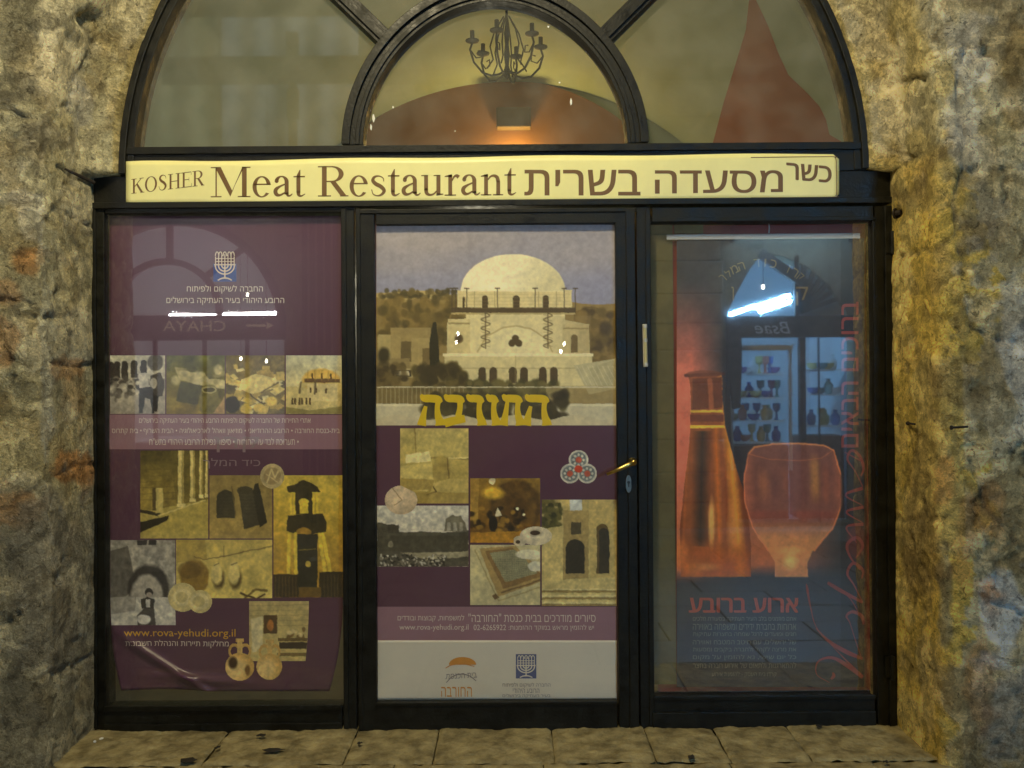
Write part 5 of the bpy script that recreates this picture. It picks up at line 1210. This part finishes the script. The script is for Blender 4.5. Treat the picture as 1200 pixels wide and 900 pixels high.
# added glowing panels, mirrored as a pale haze in the left fanlight pane
def wavy_glow(name, c_, st):
    m = emit(name, c_, st); nt = m.node_tree; e = [n for n in nt.nodes if n.type == 'EMISSION'][0]
    tc = nt.nodes.new('ShaderNodeTexCoord'); wv_ = nt.nodes.new('ShaderNodeTexWave'); wv_.inputs['Scale'].default_value = .9; wv_.inputs['Distortion'].default_value = 3
    nt.links.new(tc.outputs['Object'], wv_.inputs['Vector']); mr = nt.nodes.new('ShaderNodeMapRange'); mr.inputs['To Min'].default_value = st*.35; mr.inputs['To Max'].default_value = st
    nt.links.new(wv_.outputs['Fac'], mr.inputs['Value']); nt.links.new(mr.outputs['Result'], e.inputs['Strength']); return m
for (x0, x1, cc, st) in ((158, 255, (.85, 1, .62), .55), (259, 420, (.66, .86, 1), .75)):
    s_ = MB(oo); a_, b_ = vxz(x0, 20), vxz(x1, 178); s_.box(a_[0], b_[0], YO+.01, YO+.03, b_[1], a_[1]); s_.build('glow_panel', wavy_glow('panel_glow', cc, st), opp)
# left shop: fanlight bars, sign, room
s_ = MB(oo)
s_.band(arcpts(196, 368, 58, 180, 0, 40), arcpts(196, 368, 65, 180, 0, 40), YO-.06, YO+.01)
s_.band(arcpts(205, 385, 121, 174, 6, 40), arcpts(205, 385, 131, 174, 6, 40), YO-.08, YO+.015)
for (x0, y0, x1, y1) in ((199, 250, 199, 306), (240, 325, 287, 290), (154, 325, 122, 290)):
    A_ = Vector(vxz(x0, y0)); B_ = Vector(vxz(x1, y1)); n_ = (B_-A_).orthogonal().normalized()*.03
    s_.prism([tuple(A_+n_), tuple(B_+n_), tuple(B_-n_), tuple(A_-n_)], YO-.05, YO)
def vbox(mb, x0, y0, x1, y1, ya, yb): a, b = vxz(x0, y0), vxz(x1, y1); mb.box(a[0], b[0], ya, yb, a[1], b[1])
vbox(s_, 70, 371, 336, 398, YO-.05, YO+.03)
for x in (128, 182, 240, 290): vbox(s_, x-2, 398, x+2, 520, YO-.05, YO)
s_.build('window_frame', M_oframe, opp)
M_osign = emit('backlit_lettering', (1, .8, .5), .9)
def opp_text(s, px0, py0, px1, py1, m, italic=0):
    v, f = text_polys(s); v = v.copy(); v[:, 0] += italic*v[:, 1]
    q = fit(v, [(px1, py0), (px0, py0), (px0, py1), (px1, py1)])   # the street reads it, the glass turns it round
    me = bpy.data.meshes.new('sign_lettering'); me.from_pydata([tuple(V(p[0], p[1], YO+.04+.004*p[2])-oo) for p in q], [], f); return link('sign_lettering', me, m, opp)
opp_text('CHAYA', 192, 376, 265, 388.5, M_osign)
s_ = MB(oo); a = V(291, 382); bx = V(322, 382)
s_.prism([vxz(291, 380.8), vxz(314, 380.8), vxz(314, 377.5), vxz(322, 382), vxz(314, 386.5), vxz(314, 383.2), vxz(291, 383.2)], YO+.032, YO+.045); s_.build('arrow', M_osign, opp)
def shop_room(px0, px1, py0, py1, depth, m):
    a, b = vxz(px0, py0), vxz(px1, py1); mb = MB(oo); x0, x1 = sorted((a[0], b[0])); z0, z1 = b[1], a[1]; y0, y1 = YO-.26-depth, YO-.26; t = .05
    mb.box(x0, x1, y0-t, y0, z0, z1); mb.box(x0-t, x0, y0, y1, z0, z1); mb.box(x1, x1+t, y0, y1, z0, z1); mb.box(x0, x1, y0, y1, z1, z1+t); mb.box(x0, x1, y0, y1, z0-t, z0); return mb.build('shop_interior', m, opp)
shop_room(60, 350, 235, 520, 1.6, M_owhite); shop_room(840, 1015, 268, 614, 1.5, M_owhite)
M_tube = emit('white_tube', (.90, .92, .95), 240); M_tube_blue = emit('bluish_tube', (.22, .56, 1.0), 1000)
def tube(x0, y0, x1, y1, yd, r=.022, mt=None):
    mb = MB(oo); mb.tube([V(x0, y0, YO)-Vector((0, -yd, 0)), V(x1, y1, YO)-Vector((0, -yd, 0))], r, 10); return mb.build('fluorescent_tube', mt or M_tube, opp)
tube(186, 366.5, 240, 367, -.35, .02); tube(250, 366, 334, 365, -.35, .026); tube(858, 367.5, 890, 357, -.12, .012, M_tube_blue); tube(888, 359, 929, 345, -.12, .014, M_tube_blue); tube(893, 364.5, 930, 352, -.12, .014, M_tube_blue)
# added tube, screened from view by a hood, washes the shop front blue
mb = MB(oo); p_ = V(925, 272); mb.tube([(p_.x-.55, YO+.22, p_.z), (p_.x+.55, YO+.22, p_.z)], .013, 10); mb.build('fluorescent_tube', emit('added_wash_tube', (.30, .60, 1), 200), opp)
mb = MB(oo); mb.box(p_.x-.62, p_.x+.62, YO+.25, YO+.265, p_.z-.11, p_.z+.05); mb.box(p_.x-.62, p_.x+.62, YO, YO+.25, p_.z+.045, p_.z+.055); mb.box(p_.x-.635, p_.x-.62, YO, YO+.25, p_.z-.11, p_.z+.05); mb.box(p_.x+.62, p_.x+.635, YO, YO+.25, p_.z-.11, p_.z+.05); mb.build('added_tube_hood', M_oframe, opp)
COOL = (.42, .68, 1.0)
def area(name, loc, rot, sx, sy, power, c, parent=None):
    l = bpy.data.lights.new(name, 'AREA'); l.shape = 'RECTANGLE'; l.size = sx; l.size_y = sy; l.energy = power; l.color = c
    o = bpy.data.objects.new(name, l); col.objects.link(o); o.location = loc; o.rotation_euler = rot
    if parent is not None: o.parent = parent
    return o
# right shop: frame, sign band, cabinet, goods
s_ = MB(oo); vbox(s_, 850, 371, 1002, 395, YO-.06, YO+.03); vbox(s_, 931, 300, 936, 371, YO-.06, YO); vbox(s_, 936, 396, 945, 612, YO-.06, YO+.02); vbox(s_, 959, 396, 962, 612, YO-.05, YO); vbox(s_, 850, 395, 857, 612, YO-.05, YO+.01)
A_, B_ = Vector(vxz(890, 296)), Vector(vxz(950, 338)); n_ = (B_-A_).orthogonal().normalized()*.05; s_.prism([tuple(A_+n_), tuple(B_+n_), tuple(B_-n_), tuple(A_-n_)], YO-.05, YO+.02)
for i in range(6):
    A_ = Vector(vxz(938, 366)); an = R(20+13*i); B_ = Vector(vxz(938+58*math.cos(an), 366-58*math.sin(an))); n_ = (B_-A_).orthogonal().normalized()*.022; s_.prism([tuple(A_+n_), tuple(B_+n_), tuple(B_-n_), tuple(A_-n_)], YO-.055, YO-.005)
s_.build('window_frame', M_oframe, opp)
s_ = MB(oo); vbox(s_, 937, 300, 1000, 370, YO-.12, YO-.10); s_.build('shutter', mat('blue_grey_shutter', (.25, .28, .32), .6), opp)
opp_text('Bsae', 884, 377, 926, 391, mat('script_sign', (.55, .55, .6), .5), .3)
cab = MB(oo); wm = mat('white_cabinet', (.75, .78, .8), .4)
vbox(cab, 858, 404, 932, 410, YO-.16, YO-.08)
for x in (858, 928): vbox(cab, x, 404, x+4, 552, YO-.16, YO-.10)
for y in (437, 466, 494, 520): vbox(cab, 858, y, 932, y+1.6, YO-.65, YO-.3)
for y in (432, 462, 500): vbox(cab, 946, y, 1000, y+1.6, YO-.65, YO-.3)
cab.build('cabinet', wm, opp)
cab = MB(oo); vbox(cab, 851, 524, 934, 612, YO-.65, YO-.28); vbox(cab, 946, 512, 1001, 612, YO-.65, YO-.28)  # dim base added so that the mirrored shop fades out downwards
for x in (875, 900, 972): vbox(cab, x, 530, x+20, 606, YO-.285, YO-.265)
cab.build('added_dim_base', mat('brown_cabinet', (.16, .10, .07), .7, 0, .3, 3), opp, bevel=.004)
gc = [(.12, .12, .5), (.6, .5, .2), (.55, .2, .15), (.2, .4, .45), (.8, .8, .82), (.25, .15, .4), (.7, .6, .25), (.15, .25, .6)]
gm = [mat('glazed_ware', c_, .2) for c_ in gc]
protos = {}
for y, x0, x1, n_ in ((437, 863, 926, 9), (466, 863, 926, 10), (494, 863, 926, 9), (520, 863, 926, 7), (462, 964, 998, 4), (500, 964, 998, 4), (432, 964, 998, 4)):
    for i in range(n_):
        px = x0+(x1-x0)*(i+.5)/n_; p = V(px, y-.2); kd = random.randrange(3); mi = random.randrange(8)
        if (kd, mi) not in protos:
            mb = MB(); pf = [[(.03, 0), (.05, .04), (.05, .1), (.02, .14), (.025, .17)], [(.02, 0), (.06, .03), (.075, .07), (.07, .072)], [(.035, 0), (.015, .02), (.012, .09), (.04, .12), (.045, .19)]][kd]
            mb.lathe(pf, (0, 0, 0), 12); protos[(kd, mi)] = o = mb.build('ornament', gm[mi])
        else: o = protos[(kd, mi)].copy(); col.objects.link(o)
        o.location = (p.x, YO-.38-.12*random.random(), p.z)
        tag(o, 'small glazed ornament on the shop shelves mirrored in the right window', 'ornament', 'ornaments on the shop shelves')
cl_ = MB(); a = V(857, 378); me_pts = [(852, 380, .0), (866, 380, 0), (867, 420, .0), (865, 478, 0), (856, 480, 0), (851, 430, 0)]
cl_.prism([vxz(x, y) for x, y, _ in me_pts], YO+.04, YO+.10)
tag(cl_.build('hanging_coat', mat('dark_cloth', (.03, .035, .05), .9), bevel=.02), 'dark coat hanging beside the lit shop shelves, mirrored in the right window', 'coat')
# little bulbs hanging in front of the facing shops
M_bulb = emit('bare_bulb', (1.0, .93, .75), 60)
for k, (px, py) in enumerate(((291, 346), (537, 392), (535, 402), (661, 404), (657, 413), (894, 337), (313, 424), (283, 421))):
    p = V(px, py, YO+.35); mb = MB(); mb.lathe([(.005, .03), (.008, .02), (.012, 0), (.009, -.01), (.003, -.014)], (0, 0, 0), 12); t_ = empty('hanging_bulb', p)
    mb.build('bulb', M_bulb, t_); mb = MB(); mb.tube([(0, 0, .025), (0, 0, .06), (0, 0, 4.6-p.z)], [.009, .003, .003], 8); mb.build('cord', M_black_iron, t_)
    tag(t_, 'bare bulb on a cord across the street, a bright dot in the glass', 'bulb', 'bare bulbs across the street')
# lintel beam that carries the bulb cords
bb = MB(); bb.box(-5, 5, YO-.05, YO+.45, 4.6, 4.75); tag(bb.build('awning_beam', M_oframe, bevel=.01), 'long dark timber beam along the facing building above its shops', 'beam')

# ------------------------------------------------------------------ lantern that lights the street, on a cable above the camera
ln = empty('street_lantern', (-.45, -2.0, 4.25)); tag(ln, 'warm street lantern hung on a cable over the lane', 'street lamp')
mb = MB(); mb.lathe([(.03, .14), (.12, .10), (.16, .02), (.15, 0)], (0, 0, 0), 20); mb.build('hood', M_black_iron, ln)
mb = MB(); mb.lathe([(.02, .0), (.09, -.02), (.11, -.09), (.06, -.15), (.01, -.17)], (0, 0, 0), 20); mb.build('globe', emit('lantern_globe', LAMP_COL, 25), ln)
mb = MB(); mb.tube([(-8, 0, .5), (-4, 0, .25), (0, 0, .14), (4, 0, .25), (8, 0, .5)], .006, 8); mb.build('cable', M_black_iron, ln)
point('lantern_light', (0, 0, -.30), LAMP_POWER, LAMP_COL, .18, ln)
